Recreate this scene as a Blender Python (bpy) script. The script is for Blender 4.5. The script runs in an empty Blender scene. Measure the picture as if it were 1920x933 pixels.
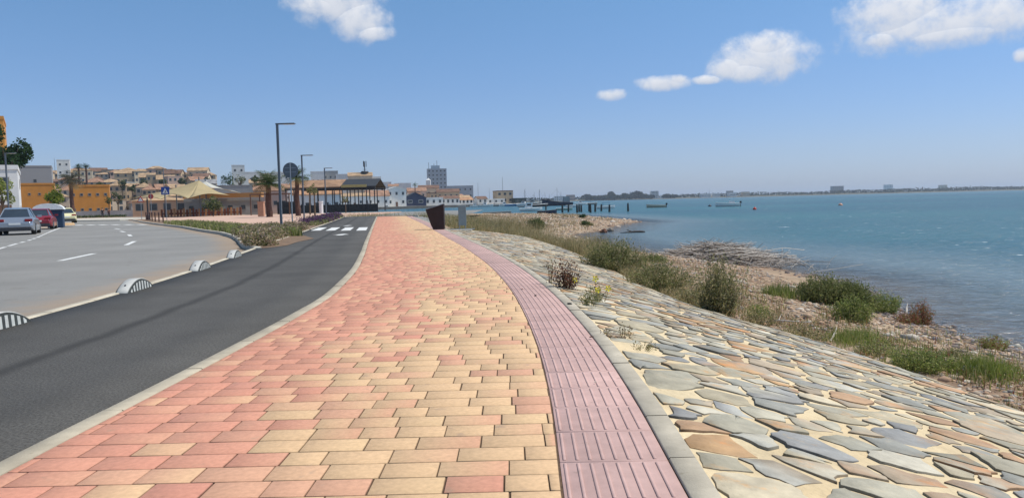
import bpy, bmesh, math, random
import numpy as np
from mathutils import Vector, Matrix
random.seed(7); rng = np.random.default_rng(11)
S = bpy.context.scene
COL = S.collection
# ------------------------------------------------------------------ camera
F = 1420.0
cam_d = bpy.data.cameras.new('camera'); cam = bpy.data.objects.new('camera', cam_d); COL.objects.link(cam)
cam.location = (0, 0, 1.05)
RM = Matrix.Rotation(math.pi/2 - math.radians(3.57), 4, 'X') @ Matrix.Rotation(math.radians(-1.4), 4, 'Z')
cam.rotation_euler = RM.to_euler()
cam_d.sensor_width = 36; cam_d.lens = F/1920*36; cam_d.clip_start = .05; cam_d.clip_end = 20000
S.camera = cam
# ------------------------------------------------------------------ world and sun
SUN_EL, SUN_AZ = 60, 80            # azimuth measured clockwise from the viewing direction (+Y)
sd = bpy.data.lights.new('sun', 'SUN'); sd.energy = 4.3; sd.angle = math.radians(.53); sd.color = (1, .955, .88)
sun = bpy.data.objects.new('sun', sd); COL.objects.link(sun)
az, el = math.radians(SUN_AZ), math.radians(SUN_EL)
sdir = Vector((math.sin(az)*math.cos(el), math.cos(az)*math.cos(el), math.sin(el)))
sun.rotation_euler = sdir.to_track_quat('Z', 'Y').to_euler(); sun.location = (60, 0, 80)
W = bpy.data.worlds.new('World'); S.world = W; W.use_nodes = True
nt = W.node_tree; nt.nodes.clear()
def N(t, typ, **k):
    n = t.nodes.new(typ)
    for a, b in k.items(): setattr(n, a, b)
    return n
wout = N(nt, 'ShaderNodeOutputWorld'); bg = N(nt, 'ShaderNodeBackground'); sky = N(nt, 'ShaderNodeTexSky', sky_type='NISHITA')
sky.sun_disc = False; sky.sun_elevation = el; sky.sun_rotation = az; sky.air_density = 1.0; sky.dust_density = .35; sky.ozone_density = 3.0
bg.inputs[1].default_value = .112
# clouds: fair-weather puffs at their directions, part of the sky itself
def camray(px, py): return (RM.to_3x3() @ Vector(((px-960)/F, -(py-466.5)/F, -1))).normalized()
clouds = [(632, -2, 78, 46), (672, 34, 50, 38), (700, 62, 36, 14), (603, 10, 50, 22), (1424, 110, 80, 40), (1432, 92, 50, 28), (1368, 128, 36, 24), (1326, 150, 26, 8),
          (1478, 106, 20, 20), (1400, 132, 60, 20), (1243, 156, 46, 13), (1268, 150, 20, 10), (1148, 178, 27, 11), (1785, 40, 150, 42), (1690, 22, 84, 50), (1850, 30, 84, 44), (1652, 74, 26, 13), (1915, 104, 12, 10), (1795, 60, 105, 17)]
tc = N(nt, 'ShaderNodeTexCoord')
def math_(t, op, a, b=None, c=None, clamp=False):
    m = N(t, 'ShaderNodeMath', operation=op, use_clamp=clamp)
    for i, v in enumerate((a, b, c)):
        if v is None: continue
        if isinstance(v, (int, float)): m.inputs[i].default_value = v
        else: t.links.new(v, m.inputs[i])
    return m.outputs[0]
def dot_(t, a, vec):
    m = N(t, 'ShaderNodeVectorMath', operation='DOT_PRODUCT'); t.links.new(a, m.inputs[0]); m.inputs[1].default_value = vec; return m.outputs['Value']
nz = N(nt, 'ShaderNodeTexNoise'); nz.inputs['Scale'].default_value = 50; nz.inputs['Detail'].default_value = 9; nz.inputs['Roughness'].default_value = .60
nt.links.new(tc.outputs['Generated'], nz.inputs['Vector'])
nz2 = N(nt, 'ShaderNodeTexNoise'); nz2.inputs['Scale'].default_value = 16; nz2.inputs['Detail'].default_value = 3
nt.links.new(tc.outputs['Generated'], nz2.inputs['Vector'])
dens = None; shade = None
for (px, py, hw, hh) in clouds:
    c = camray(px, py); r = c.cross(Vector((0, 0, 1))).normalized(); u = r.cross(c).normalized()
    a = math_(nt, 'MULTIPLY', dot_(nt, tc.outputs['Generated'], r), F/hw); b = math_(nt, 'MULTIPLY_ADD', dot_(nt, tc.outputs['Generated'], u), F/hh, 0.0)
    fr = dot_(nt, tc.outputs['Generated'], c)
    q = math_(nt, 'SUBTRACT', 1.0, math_(nt, 'ADD', math_(nt, 'MULTIPLY', a, a), math_(nt, 'MULTIPLY', b, b)))
    q = math_(nt, 'MAXIMUM', q, -2.0)
    q = math_(nt, 'ADD', q, math_(nt, 'MULTIPLY', math_(nt, 'LESS_THAN', fr, 0.0), -9.0))
    sh = math_(nt, 'MULTIPLY_ADD', b, .40, .60)
    if dens is None: dens, shade = q, sh
    else:
        gt = math_(nt, 'GREATER_THAN', q, dens)
        mx = N(nt, 'ShaderNodeMix'); nt.links.new(gt, mx.inputs[0]); nt.links.new(shade, mx.inputs[2]); nt.links.new(sh, mx.inputs[3]); shade = mx.outputs[0]
        dens = math_(nt, 'SMOOTH_MAX', dens, q, .3)
d2 = math_(nt, 'ADD', dens, math_(nt, 'MULTIPLY_ADD', nz.outputs[0], 2.5, -1.22))
d2 = math_(nt, 'ADD', d2, math_(nt, 'MULTIPLY_ADD', nz2.outputs[0], 1.0, -.5))
mr = N(nt, 'ShaderNodeMapRange', interpolation_type='SMOOTHSTEP'); nt.links.new(d2, mr.inputs[0]); mr.inputs[1].default_value = -.5; mr.inputs[2].default_value = 1.15
sh2 = math_(nt, 'ADD', shade, math_(nt, 'MULTIPLY_ADD', nz.outputs[0], .5, -.25), clamp=True)
cr = N(nt, 'ShaderNodeMix', data_type='RGBA'); nt.links.new(sh2, cr.inputs[0]); cr.inputs[6].default_value = (4.0, 4.5, 5.5, 1); cr.inputs[7].default_value = (8.0, 8.05, 8.3, 1)
SKYTINT = N(nt, 'ShaderNodeMix', data_type='RGBA', blend_type='MULTIPLY'); SKYTINT.inputs[0].default_value = 1; SKYTINT.inputs[7].default_value = (1.08, 1.02, 1.12, 1)
nt.links.new(sky.outputs[0], SKYTINT.inputs[6])
_sz = N(nt, 'ShaderNodeSeparateXYZ'); nt.links.new(tc.outputs['Generated'], _sz.inputs[0])     # hazy maritime air: bluer towards the horizon than the clean-air model
_rp = N(nt, 'ShaderNodeValToRGB'); nt.links.new(_sz.outputs[2], _rp.inputs[0]); _e = _rp.color_ramp.elements
_e[0].position = 0; _e[0].color = (.58, .69, 1.10, 1); _e[1].position = .35; _e[1].color = (.74, 1.02, 1.10, 1); _q = _e.new(.14); _q.color = (.68, .80, 1.02, 1); _q = _e.new(.06); _q.color = (.66, .74, 1.02, 1)
nt.links.new(_rp.outputs[0], SKYTINT.inputs[7])
mixc = N(nt, 'ShaderNodeMix', data_type='RGBA'); nt.links.new(math_(nt, 'MULTIPLY', mr.outputs[0], .93), mixc.inputs[0]); nt.links.new(SKYTINT.outputs[2], mixc.inputs[6]); nt.links.new(cr.outputs[2], mixc.inputs[7])
nt.links.new(mixc.outputs[2], bg.inputs[0]); nt.links.new(bg.outputs[0], wout.inputs[0])
S.view_settings.view_transform = 'Standard'; S.view_settings.look = 'None'; S.view_settings.exposure = 0.06; S.view_settings.gamma = 1
S.view_settings.use_curve_mapping = False
S.render.engine = 'CYCLES'
# ------------------------------------------------------------------ helpers
def tag(o, label=None, cat=None, group=None, kind=None):
    if label: o['label'] = label
    if cat: o['category'] = cat
    if group: o['group'] = group
    if kind: o['kind'] = kind
    return o
def empty(name, loc=(0, 0, 0), rz=0, label=None, cat=None, group=None):
    o = bpy.data.objects.new(name, None); o.empty_display_size = .2; COL.objects.link(o); o.location = loc; o.rotation_euler = (0, 0, rz)
    return tag(o, label, cat, group)
def copy_tree(o, parent=None):
    c = o.copy(); COL.objects.link(c); c.parent = parent
    for ch in list(o.children): copy_tree(ch, c)
    return c
def npmesh(name, V, faces, mats, parent=None, col=None, smooth=False, uv=None, attrs=None, midx=None):
    """V (n,3); faces: list of arrays (m,k)"""
    V = np.asarray(V, dtype=np.float32); me = bpy.data.meshes.new(name)
    fs = [np.asarray(f, dtype=np.int32) for f in faces if len(f)]
    loops = np.concatenate([f.ravel() for f in fs]); tot = np.concatenate([np.full(len(f), f.shape[1], np.int32) for f in fs])
    st = np.concatenate([[0], np.cumsum(tot)[:-1]]).astype(np.int32)
    me.vertices.add(len(V)); me.vertices.foreach_set('co', V.ravel())
    me.loops.add(len(loops)); me.loops.foreach_set('vertex_index', loops)
    me.polygons.add(len(tot)); me.polygons.foreach_set('loop_start', st); me.polygons.foreach_set('loop_total', tot)
    if smooth: me.polygons.foreach_set('use_smooth', np.ones(len(tot), bool))
    if midx is not None: me.polygons.foreach_set('material_index', np.asarray(midx, np.int32))
    if uv is not None:
        l = me.uv_layers.new(name='UVMap'); l.data.foreach_set('uv', np.asarray(uv, np.float32)[loops].ravel())
    if col is not None:
        a = me.color_attributes.new('Col', 'FLOAT_COLOR', 'POINT'); c4 = np.ones((len(V), 4), np.float32); c4[:, :3] = col; a.data.foreach_set('color', c4.ravel())
    for k, v in (attrs or {}).items():
        a = me.attributes.new(k, 'FLOAT', 'POINT'); a.data.foreach_set('value', np.asarray(v, np.float32))
    me.update(calc_edges=True); me.validate()
    for m in (mats if isinstance(mats, (list, tuple)) else [mats]): me.materials.append(m)
    o = bpy.data.objects.new(name, me); COL.objects.link(o); o.parent = parent
    return o
class MB:
    def __init__(s): s.v = []; s.f = []; s.m = []
    def add(s, vs, fs, m=0):
        b = len(s.v); s.v += [tuple(v) for v in vs]; s.f += [tuple(i+b for i in f) for f in fs]; s.m += [m]*len(fs); return s
    def box(s, x0, x1, y0, y1, z0, z1, m=0, T=None):
        vs = [Vector((x, y, z)) for z in (z0, z1) for y in (y0, y1) for x in (x0, x1)]
        if T: vs = [T @ v for v in vs]
        return s.add(vs, [(0, 2, 3, 1), (4, 5, 7, 6), (0, 1, 5, 4), (2, 6, 7, 3), (0, 4, 6, 2), (1, 3, 7, 5)], m)
    def prism(s, pts, h, m=0, axis='z', o=0):
        """polygon pts extruded from o to o+h along axis"""
        n = len(pts)
        def mk(p, t): return {'z': (p[0], p[1], t), 'y': (p[0], t, p[1]), 'x': (t, p[0], p[1])}[axis]
        vs = [mk(p, o) for p in pts] + [mk(p, o+h) for p in pts]
        return s.add(vs, [tuple(range(n))[::-1], tuple(range(n, 2*n))] + [(i, (i+1) % n, n+(i+1) % n, n+i) for i in range(n)], m)
    def tube(s, pts, rads, seg=8, m=0, cap=True):
        pts = [Vector(p) for p in pts]; rads = rads if hasattr(rads, '__len__') else [rads]*len(pts); rings = []
        for i, p in enumerate(pts):
            d = (pts[min(i+1, len(pts)-1)] - pts[max(i-1, 0)]).normalized()
            a = d.cross(Vector((0, 0, 1))) if abs(d.z) < .95 else d.cross(Vector((0, 1, 0)))
            a.normalize(); b = d.cross(a)
            rings.append([p + (a*math.cos(t) + b*math.sin(t))*rads[i] for t in [2*math.pi*k/seg for k in range(seg)]])
        b0 = []; vs = [v for r in rings for v in r]; fs = []
        for i in range(len(pts)-1):
            for k in range(seg): fs.append((i*seg+k, i*seg+(k+1) % seg, (i+1)*seg+(k+1) % seg, (i+1)*seg+k))
        if cap: fs.append(tuple(range(seg))[::-1]); fs.append(tuple((len(pts)-1)*seg+k for k in range(seg)))
        return s.add(vs, fs, m)
    def loft(s, rings, m=0, cap=True, closed=True):
        n = len(rings[0]); vs = [v for r in rings for v in r]; fs = []
        for i in range(len(rings)-1):
            for k in range(n if closed else n-1): fs.append((i*n+k, i*n+(k+1) % n, (i+1)*n+(k+1) % n, (i+1)*n+k))
        if cap: fs.append(tuple(range(n))[::-1]); fs.append(tuple((len(rings)-1)*n+k for k in range(n)))
        return s.add(vs, fs, m)
    def build(s, name, mats, parent=None, smooth=False, bevel=0):
        me = bpy.data.meshes.new(name); me.from_pydata(s.v, [], s.f); me.update()
        bm = bmesh.new(); bm.from_mesh(me); bmesh.ops.recalc_face_normals(bm, faces=bm.faces)
        bm.to_mesh(me); bm.free()
        for m in (mats if isinstance(mats, (list, tuple)) else [mats]): me.materials.append(m)
        me.polygons.foreach_set('material_index', s.m)
        if smooth: me.polygons.foreach_set('use_smooth', [True]*len(me.polygons))
        o = bpy.data.objects.new(name, me); COL.objects.link(o); o.parent = parent
        if bevel: 
            b = o.modifiers.new('bevel', 'BEVEL'); b.width = bevel; b.segments = 2; b.limit_method = 'ANGLE'
        return o
# image <-> world measuring
def ray(px, py): return RM.to_3x3() @ Vector(((px-960)/F, -(py-466.5)/F, -1))
def g(px, py, z=0.0):
    v = ray(px, py); t = (z-1.05)/v.z; return Vector((v.x*t, v.y*t, z))
def P(px, py, Y):
    v = ray(px, py); t = Y/v.y; return Vector((v.x*t, Y, 1.05+v.z*t))
def XH(px, Y): return P(px, 378-.0245*(px-960), Y).x
def pch(pts):
    xs = np.array([p[0] for p in pts], float); ys = np.array([p[1] for p in pts], float)
    h = np.diff(xs); dl = np.diff(ys)/h; m = np.zeros(len(xs)); m[0] = dl[0]; m[-1] = dl[-1]
    for i in range(1, len(xs)-1): m[i] = (dl[i-1]*h[i]+dl[i]*h[i-1])/(h[i-1]+h[i])
    def fa(x):
        x = np.asarray(x, float); i = np.clip(np.searchsorted(xs, x)-1, 0, len(h)-1); t = (x-xs[i])/h[i]
        r = (2*t**3-3*t**2+1)*ys[i]+(t**3-2*t**2+t)*h[i]*m[i]+(-2*t**3+3*t**2)*ys[i+1]+(t**3-t**2)*h[i]*m[i+1]
        r = np.where(x < xs[0], ys[0]+(x-xs[0])*m[0], r); r = np.where(x > xs[-1], ys[-1]+(x-xs[-1])*m[-1], r)
        return r
    tab = fa(np.linspace(-10, 130, 14001)).tolist()
    def f(x):
        if isinstance(x, (float, int)):
            u = (x+10)*100
            if 0 <= u < 13999: i = int(u); u -= i; return tab[i]*(1-u)+tab[i+1]*u
            return float(fa(x))
        return fa(x)
    return f
def ss(x, a=0., b=1.):
    t = np.clip((np.asarray(x, float)-a)/(b-a), 0, 1); return t*t*(3-2*t)
fA = pch([(-8, -2.08), (3, -2.09), (5.5, -2.06), (7.2, -2.07), (8.65, -2.12), (10.4, -2.30), (12.5, -2.57), (15.2, -3.0), (22.3, -4.22), (36.7, -6.68), (68, -12.0)])
fB = pch([(-8, .08), (2.6, .16), (4, .185), (5.2, .175), (6.6, .125), (8.7, 0.0), (11.4, -.25), (16.5, -.92), (23.9, -2.1), (39.8, -4.65), (64, -8.75), (68, -9.4)])
fD = pch([(-8, -4.5), (3, -4.66), (7, -4.8), (9.7, -5.03), (13, -5.47), (16, -5.98), (20.5, -6.79), (31.4, -8.64), (42.8, -10.62), (73, -15.9)])
TW = .445; KW = .11
def fC(y): return fB(y)+TW
def fK(y): return fC(y)+KW
fR = pch([(-8, 4.9), (5, 4.35), (6.4, 4.27), (8, 4.12), (10, 3.78), (11.4, 3.38), (13, 3.05), (16, 2.7), (22, 2.1), (26, 1.3), (30, .1), (33, -1.6)])
fRz = pch([(-8, -.78), (16, -.75), (22, -.6), (28, -.35), (33, -.16)])
# ------------------------------------------------------------------ materials
MATS = {}
def mat(name, c=(.5, .5, .5), rough=.8, var=.12, scale=6, bump=0, bscale=40, metal=0, attr=False, spec=.4, coat=0, c2=None, w=.5, detail=4, stretch=None, emis=None, trans=0, world=False):
    if name in MATS: return MATS[name]
    m = bpy.data.materials.new(name); m.use_nodes = True; t = m.node_tree; b = t.nodes['Principled BSDF']
    b.inputs['Roughness'].default_value = rough; b.inputs['Metallic'].default_value = metal; b.inputs['Specular IOR Level'].default_value = spec; b.inputs['Coat Weight'].default_value = coat
    tc = N(t, 'ShaderNodeTexCoord'); src = tc.outputs['Object']
    if world: src = N(t, 'ShaderNodeNewGeometry').outputs['Position']
    if stretch:
        mp = N(t, 'ShaderNodeMapping'); mp.inputs['Scale'].default_value = stretch; t.links.new(src, mp.inputs[0]); src = mp.outputs[0]
    n = N(t, 'ShaderNodeTexNoise'); n.inputs['Scale'].default_value = scale; n.inputs['Detail'].default_value = detail; n.inputs['Roughness'].default_value = .6; t.links.new(src, n.inputs['Vector'])
    mr = N(t, 'ShaderNodeMapRange'); mr.inputs[1].default_value = .3; mr.inputs[2].default_value = .7; mr.inputs[3].default_value = 1-var; mr.inputs[4].default_value = 1+var; t.links.new(n.outputs[0], mr.inputs[0])
    mx = N(t, 'ShaderNodeMix', data_type='RGBA', blend_type='MULTIPLY'); mx.inputs[0].default_value = 1
    if attr:
        a = N(t, 'ShaderNodeAttribute', attribute_name='Col'); t.links.new(a.outputs['Color'], mx.inputs[6])
    elif c2:
        n2 = N(t, 'ShaderNodeTexNoise'); n2.inputs['Scale'].default_value = scale*.37; n2.inputs['Detail'].default_value = 5; t.links.new(src, n2.inputs['Vector'])
        r2 = N(t, 'ShaderNodeMapRange'); r2.inputs[1].default_value = w-.1; r2.inputs[2].default_value = w+.1; t.links.new(n2.outputs[0], r2.inputs[0])
        m2 = N(t, 'ShaderNodeMix', data_type='RGBA'); t.links.new(r2.outputs[0], m2.inputs[0]); m2.inputs[6].default_value = (*c, 1); m2.inputs[7].default_value = (*c2, 1); t.links.new(m2.outputs[2], mx.inputs[6])
    else: mx.inputs[6].default_value = (*c, 1)
    t.links.new(mr.outputs[0], mx.inputs[7]); t.links.new(mx.outputs[2], b.inputs['Base Color'])
    if bump:
        n3 = N(t, 'ShaderNodeTexNoise'); n3.inputs['Scale'].default_value = bscale; n3.inputs['Detail'].default_value = 6; t.links.new(src, n3.inputs['Vector'])
        bp = N(t, 'ShaderNodeBump'); bp.inputs['Strength'].default_value = 1; bp.inputs['Distance'].default_value = bump; t.links.new(n3.outputs[0], bp.inputs['Height']); t.links.new(bp.outputs[0], b.inputs['Normal'])
    if trans:
        tl = N(t, 'ShaderNodeBsdfTranslucent'); t.links.new(mx.outputs[2], tl.inputs[0]); ms = N(t, 'ShaderNodeMixShader'); ms.inputs[0].default_value = trans
        t.links.new(b.outputs[0], ms.inputs[1]); t.links.new(tl.outputs[0], ms.inputs[2]); t.links.new(ms.outputs[0], t.nodes['Material Output'].inputs[0])
    MATS[name] = m; return m
M_brick = mat('paver', attr=True, rough=.9, var=.13, scale=38, bump=.0012, bscale=260, world=True, detail=8)
M_joint = mat('paver_joint', (.10, .06, .035), rough=1, var=.3, scale=30)
M_tact = mat('tactile_concrete', attr=True, rough=.88, var=.09, scale=9, bump=.0012, bscale=220, detail=8, world=True)
M_kerb = mat('kerb_concrete', attr=True, rough=.9, var=.12, scale=7, bump=.002, bscale=120, detail=8, world=True)
M_mortar = mat('sand_mortar', (.68, .54, .33), c2=(.62, .47, .27), rough=.95, var=.12, scale=3, bump=.02, bscale=16, w=.55)
M_slate = mat('slate', attr=True, rough=.62, var=.22, scale=7, bump=.007, bscale=22, detail=8, spec=.35, world=True)
_t = M_slate.node_tree; _b = _t.nodes['Principled BSDF']; _o = _b.inputs['Base Color'].links[0].from_socket; _g = N(_t, 'ShaderNodeNewGeometry'); _n = N(_t, 'ShaderNodeTexNoise'); _n.inputs['Scale'].default_value = 4.5; _n.inputs['Detail'].default_value = 7; _n.inputs['Roughness'].default_value = .62; _t.links.new(_g.outputs['Position'], _n.inputs['Vector'])
_r = N(_t, 'ShaderNodeMapRange', interpolation_type='SMOOTHSTEP'); _t.links.new(_n.outputs[0], _r.inputs[0]); _r.inputs[1].default_value = .55; _r.inputs[2].default_value = .68; _r.inputs[4].default_value = .75
_x = N(_t, 'ShaderNodeMix', data_type='RGBA', blend_type='MULTIPLY'); _t.links.new(_r.outputs[0], _x.inputs[0]); _t.links.new(_o, _x.inputs[6]); _x.inputs[7].default_value = (1.35, .92, .58, 1); _t.links.new(_x.outputs[2], _b.inputs['Base Color'])
def weather(m, sc, lo, hi, spots=0, spotc=(.3, .25, .2), tone=None):
    t = m.node_tree; b = t.nodes['Principled BSDF']; cur = b.inputs['Base Color'].links[0].from_socket; g_ = N(t, 'ShaderNodeNewGeometry')
    n = N(t, 'ShaderNodeTexNoise'); n.inputs['Scale'].default_value = sc; n.inputs['Detail'].default_value = 8; n.inputs['Roughness'].default_value = .62; t.links.new(g_.outputs['Position'], n.inputs['Vector'])
    r = N(t, 'ShaderNodeMapRange'); t.links.new(n.outputs[0], r.inputs[0]); r.inputs[1].default_value = .32; r.inputs[2].default_value = .68; r.inputs[3].default_value = lo; r.inputs[4].default_value = hi
    x = N(t, 'ShaderNodeMix', data_type='RGBA', blend_type='MULTIPLY'); x.inputs[0].default_value = 1; t.links.new(cur, x.inputs[6]); t.links.new(r.outputs[0], x.inputs[7]); cur = x.outputs[2]
    if spots:
        n = N(t, 'ShaderNodeTexNoise'); n.inputs['Scale'].default_value = spots; n.inputs['Detail'].default_value = 4; t.links.new(g_.outputs['Position'], n.inputs['Vector']); r = N(t, 'ShaderNodeMapRange', interpolation_type='SMOOTHSTEP'); t.links.new(n.outputs[0], r.inputs[0]); r.inputs[1].default_value = .64; r.inputs[2].default_value = .74; r.inputs[4].default_value = .55
        x = N(t, 'ShaderNodeMix', data_type='RGBA'); t.links.new(r.outputs[0], x.inputs[0]); t.links.new(cur, x.inputs[6]); x.inputs[7].default_value = (*spotc, 1); cur = x.outputs[2]
    t.links.new(cur, b.inputs['Base Color'])
weather(M_brick, .9, .90, 1.06, 9, (.40, .27, .18)); weather(M_tact, 1.3, .90, 1.05, 11, (.36, .24, .20)); weather(M_kerb, 2.6, .74, 1.06, 14, (.22, .18, .12)); weather(M_mortar, 1.6, .84, 1.06, 21, (.34, .24, .14)); weather(M_tact, 5, .9, 1.04); weather(M_slate, 2.3, .88, 1.1, 15, (.40, .33, .23))
M_leaf = mat('foliage', attr=True, rough=.75, var=.2, scale=1.5, spec=.25, trans=.4)
M_rock = mat('pebble', attr=True, rough=.9, var=.18, scale=20, bump=.004, bscale=50, world=True)
M_bark = mat('bark', (.13, .09, .06), rough=.95, var=.3, scale=8, bump=.02, bscale=10)
M_steel = mat('grey_painted_steel', (.13, .15, .17), rough=.45, var=.06, spec=.5)
M_alu = mat('grey_aluminium', (.30, .33, .35), rough=.4, metal=.6, var=.05)
M_dark = mat('dark_metal', (.03, .03, .035), rough=.5, var=.1)
M_black = mat('black_rubber', (.02, .02, .02), rough=.8, var=.1)
M_white = mat('white_paint', (.78, .77, .74), rough=.6, var=.06, scale=2)
M_glass = mat('window_glass', (.035, .045, .055), rough=.12, var=.2, scale=.6, spec=.7)
M_frame = mat('window_frame', (.32, .30, .27), rough=.6)
M_wood = mat('weathered_wood', (.16, .10, .06), rough=.9, var=.3, scale=5, stretch=(4, 4, .5))
M_corten = mat('brown_steel_plate', (.032, .014, .011), rough=.55, var=.25, scale=3)
M_conc = mat('pale_concrete', (.5, .46, .38), rough=.9, var=.12, scale=2, bump=.004)
def walls(name, c): return mat('render_'+name, c, rough=.9, var=.10, scale=.6, detail=6)
M_wwhite = walls('white', (.74, .72, .68)); M_wcream = walls('cream', (.62, .50, .36)); M_wtan = walls('tan', (.50, .37, .24)); M_wgrey = walls('grey', (.36, .35, .33))
M_worange = walls('orange', (.58, .25, .05)); M_wpink = walls('pink', (.55, .38, .30)); M_wblue = walls('navy', (.035, .045, .09)); M_wslate = walls('bluegrey', (.38, .42, .45)); M_wpeach = walls('peach', (.62, .42, .28))
def tile(name, c): return mat('roof_'+name, c, rough=.9, var=.25, scale=1.2, c2=tuple(x*.7 for x in c), bump=.05, bscale=3)
M_rterra = tile('terracotta', (.38, .21, .13)); M_rorange = tile('orange', (.46, .25, .13)); M_rbrown = tile('brown', (.20, .11, .07)); M_rgrey = tile('grey', (.30, .29, .28)); M_rdark = mat('roof_dark', (.035, .035, .035), rough=.6); M_rtan = tile('tan', (.45, .30, .17))
# ================================================================== THE SETTING
# land outline at water level (z = -1.2)
WZ = -1.2
shoreP = np.array([(7.05, -40), (7.05, 10.4), (7.0, 12.4), (7.05, 13.8), (7.6, 16), (8.3, 18.3), (8.6, 20), (8.1, 22.5), (7.8, 25), (6.6, 28), (5.2, 32), (4.4, 38), (4.1, 45), (4.2, 50.5), (5.5, 52), (6.7, 55), (8.4, 62), (10.6, 69), (12.3, 72.5), (12.6, 77), (11.2, 90),
    (9.8, 105), (6.5, 118), (3.5, 127), (-5.6, 136), (-14, 150), (-26, 172), (-44, 200), (-70, 250), (-84, 332), (-30, 390), (14, 445), (8, 540), (-80, 900), (-500, 4500), (-6000, 6000), (-6000, -40)])
def sdist(X, Y):
    X = np.asarray(X, float); Y = np.asarray(Y, float); d = np.full(X.shape, 1e9); ins = np.zeros(X.shape, bool); n = len(shoreP)
    for i in range(n):
        x0, y0 = shoreP[i]; x1, y1 = shoreP[(i+1) % n]; dx, dy = x1-x0, y1-y0
        t = np.clip(((X-x0)*dx+(Y-y0)*dy)/(dx*dx+dy*dy), 0, 1)
        d = np.minimum(d, np.hypot(X-x0-t*dx, Y-y0-t*dy))
        c = ((y0 > Y) != (y1 > Y)); xi = x0+(Y-y0)*dx/(dy if dy else 1e-9); ins ^= (c & (X < xi))
    return np.where(ins, d, -d)
def wob(X, Y, s, a, ph=0):
    return a*(np.sin(X*s*1.3+Y*s*.7+ph)+np.sin(Y*s*1.9-X*s*.8+1.3+ph*2)+.6*np.sin(X*s*3.1+Y*s*2.3+ph)+.5*np.sin(Y*s*4.7-X*s*2.9+ph))/3.1
def hill(X, Y):
    q = -X/np.maximum(Y, 1)
    return 16*ss(Y, 240, 480)*ss(q, .27, .45) + 4.5*ss(Y, 300, 520)*ss(q, .12, .25)
def edgeX(Y):   # landward edge of the shore slope
    Y = np.asarray(Y, float)
    return np.where(Y < 31, fK(Y), np.where(Y < 68, fK(Y)+.5*ss(Y, 31, 36), -8.2-.62*(Y-68)))
def HT(X, Y):
    X = np.asarray(X, float); Y = np.asarray(Y, float)
    sd = sdist(X, Y) + wob(X, Y, 1.7, .22) + wob(X, Y, 5, .06)
    beach = WZ + np.where(sd > 0, .135*sd, .10*sd)
    beach = np.maximum(beach, -3.2) + wob(X, Y, 3.1, .02, 1) + wob(X, Y, 9, .012, 2)
    low = np.minimum(beach, -.80 + .05*ss(X*0+Y, 40, 60))
    low = np.where(Y > 45, np.minimum(low, -.88+wob(X, Y, .9, .06)), low)
    e = edgeX(Y); fr = np.where(Y < 33, fR(Y)-.12, e+3.4); rz = np.where(Y < 33, fRz(Y)-.1, -.78)
    s = (X-e)/np.maximum(fr-e, .3)
    top = np.where((Y < 112) & (X < fD(Y)-.02), -.22, -.03)
    top = np.where(Y < 68, np.where(X > fD(Y)-.02, -.2, top), top)
    slope = -.16 + (rz+.08)*np.clip(s, 0, 1)
    inner = np.where(s < 0, top, slope)
    z = np.where(s < 1, np.where(s < 0, top, inner), low)
    z = np.where((s >= 1) & (s < 1.5) & (Y < 33), np.minimum(np.maximum(low, rz + (low-rz)*np.clip((s-1)/.5, 0, 1)), rz), z)
    z = np.where(Y > 68, np.minimum(z, beach), z)
    return z + hill(X, Y)*(X < 20)
def H(x, y):
    import bisect
    i = min(max(bisect.bisect_right(XL, x)-1, 0), len(XL)-2); j = min(max(bisect.bisect_right(YL, y)-1, 0), len(YL)-2)
    u = (x-XL[i])/(XL[i+1]-XL[i]); v = (y-YL[j])/(YL[j+1]-YL[j]); a, b_ = ZL[j], ZL[j+1]
    return (a[i]*(1-u)+a[i+1]*u)*(1-v)+(b_[i]*(1-u)+b_[i+1]*u)*v
def axis(parts):
    r = []
    for a, b, n, gfac in parts:
        if gfac == 1: r += list(np.linspace(a, b, n, endpoint=False))
        else:
            sgn = 1 if b > a else -1; k = np.arange(n)/n; L = abs(b-a); w = (gfac**(k)-1)/(gfac-1); r += list(a+sgn*L*w)
    return np.array(sorted(set(np.round(r, 4))))
xa = axis([(-4, -9000, 90, 3000), (-4, 13, 130, 1), (13, 9000, 80, 3000), (13, 13.01, 1, 1)])
ya = axis([(-40, 2, 18, 1), (2, 36, 230, 1), (36, 140, 140, 1), (140, 14000, 130, 400)])
def grid(xa, ya):
    X, Y = np.meshgrid(xa, ya); nx = len(xa); i = np.arange(len(ya)-1)[:, None]*nx+np.arange(nx-1)[None]
    return X, Y, np.stack([i, i+1, i+1+nx, i+nx], -1).reshape(-1, 4)
X, Y, Q = grid(xa, ya); Z = HT(X, Y); XL = xa.tolist(); YL = ya.tolist(); ZL = Z.tolist()
gm = mat('beach_gravel', (.27, .175, .11), c2=(.38, .28, .18), rough=1, var=.3, scale=1.2, bump=.02, bscale=18, world=True, w=.5, detail=9)
_t = gm.node_tree; _b = _t.nodes['Principled BSDF']     # wet and muddy below the tide mark, pinkish gravel above, dusty soil inland
_old = _b.inputs['Base Color'].links[0].from_socket
_g = N(_t, 'ShaderNodeNewGeometry'); _s = N(_t, 'ShaderNodeSeparateXYZ'); _t.links.new(_g.outputs['Position'], _s.inputs[0])
_m = N(_t, 'ShaderNodeMapRange'); _t.links.new(_s.outputs[2], _m.inputs[0]); _m.inputs[1].default_value = -1.12; _m.inputs[2].default_value = -1.22
_x = N(_t, 'ShaderNodeMix', data_type='RGBA'); _t.links.new(_m.outputs[0], _x.inputs[0]); _t.links.new(_old, _x.inputs[6]); _x.inputs[7].default_value = (.13, .095, .07, 1)
_m3 = N(_t, 'ShaderNodeMapRange'); _t.links.new(_s.outputs[2], _m3.inputs[0]); _m3.inputs[1].default_value = 1.0; _m3.inputs[2].default_value = 8.0
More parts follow.
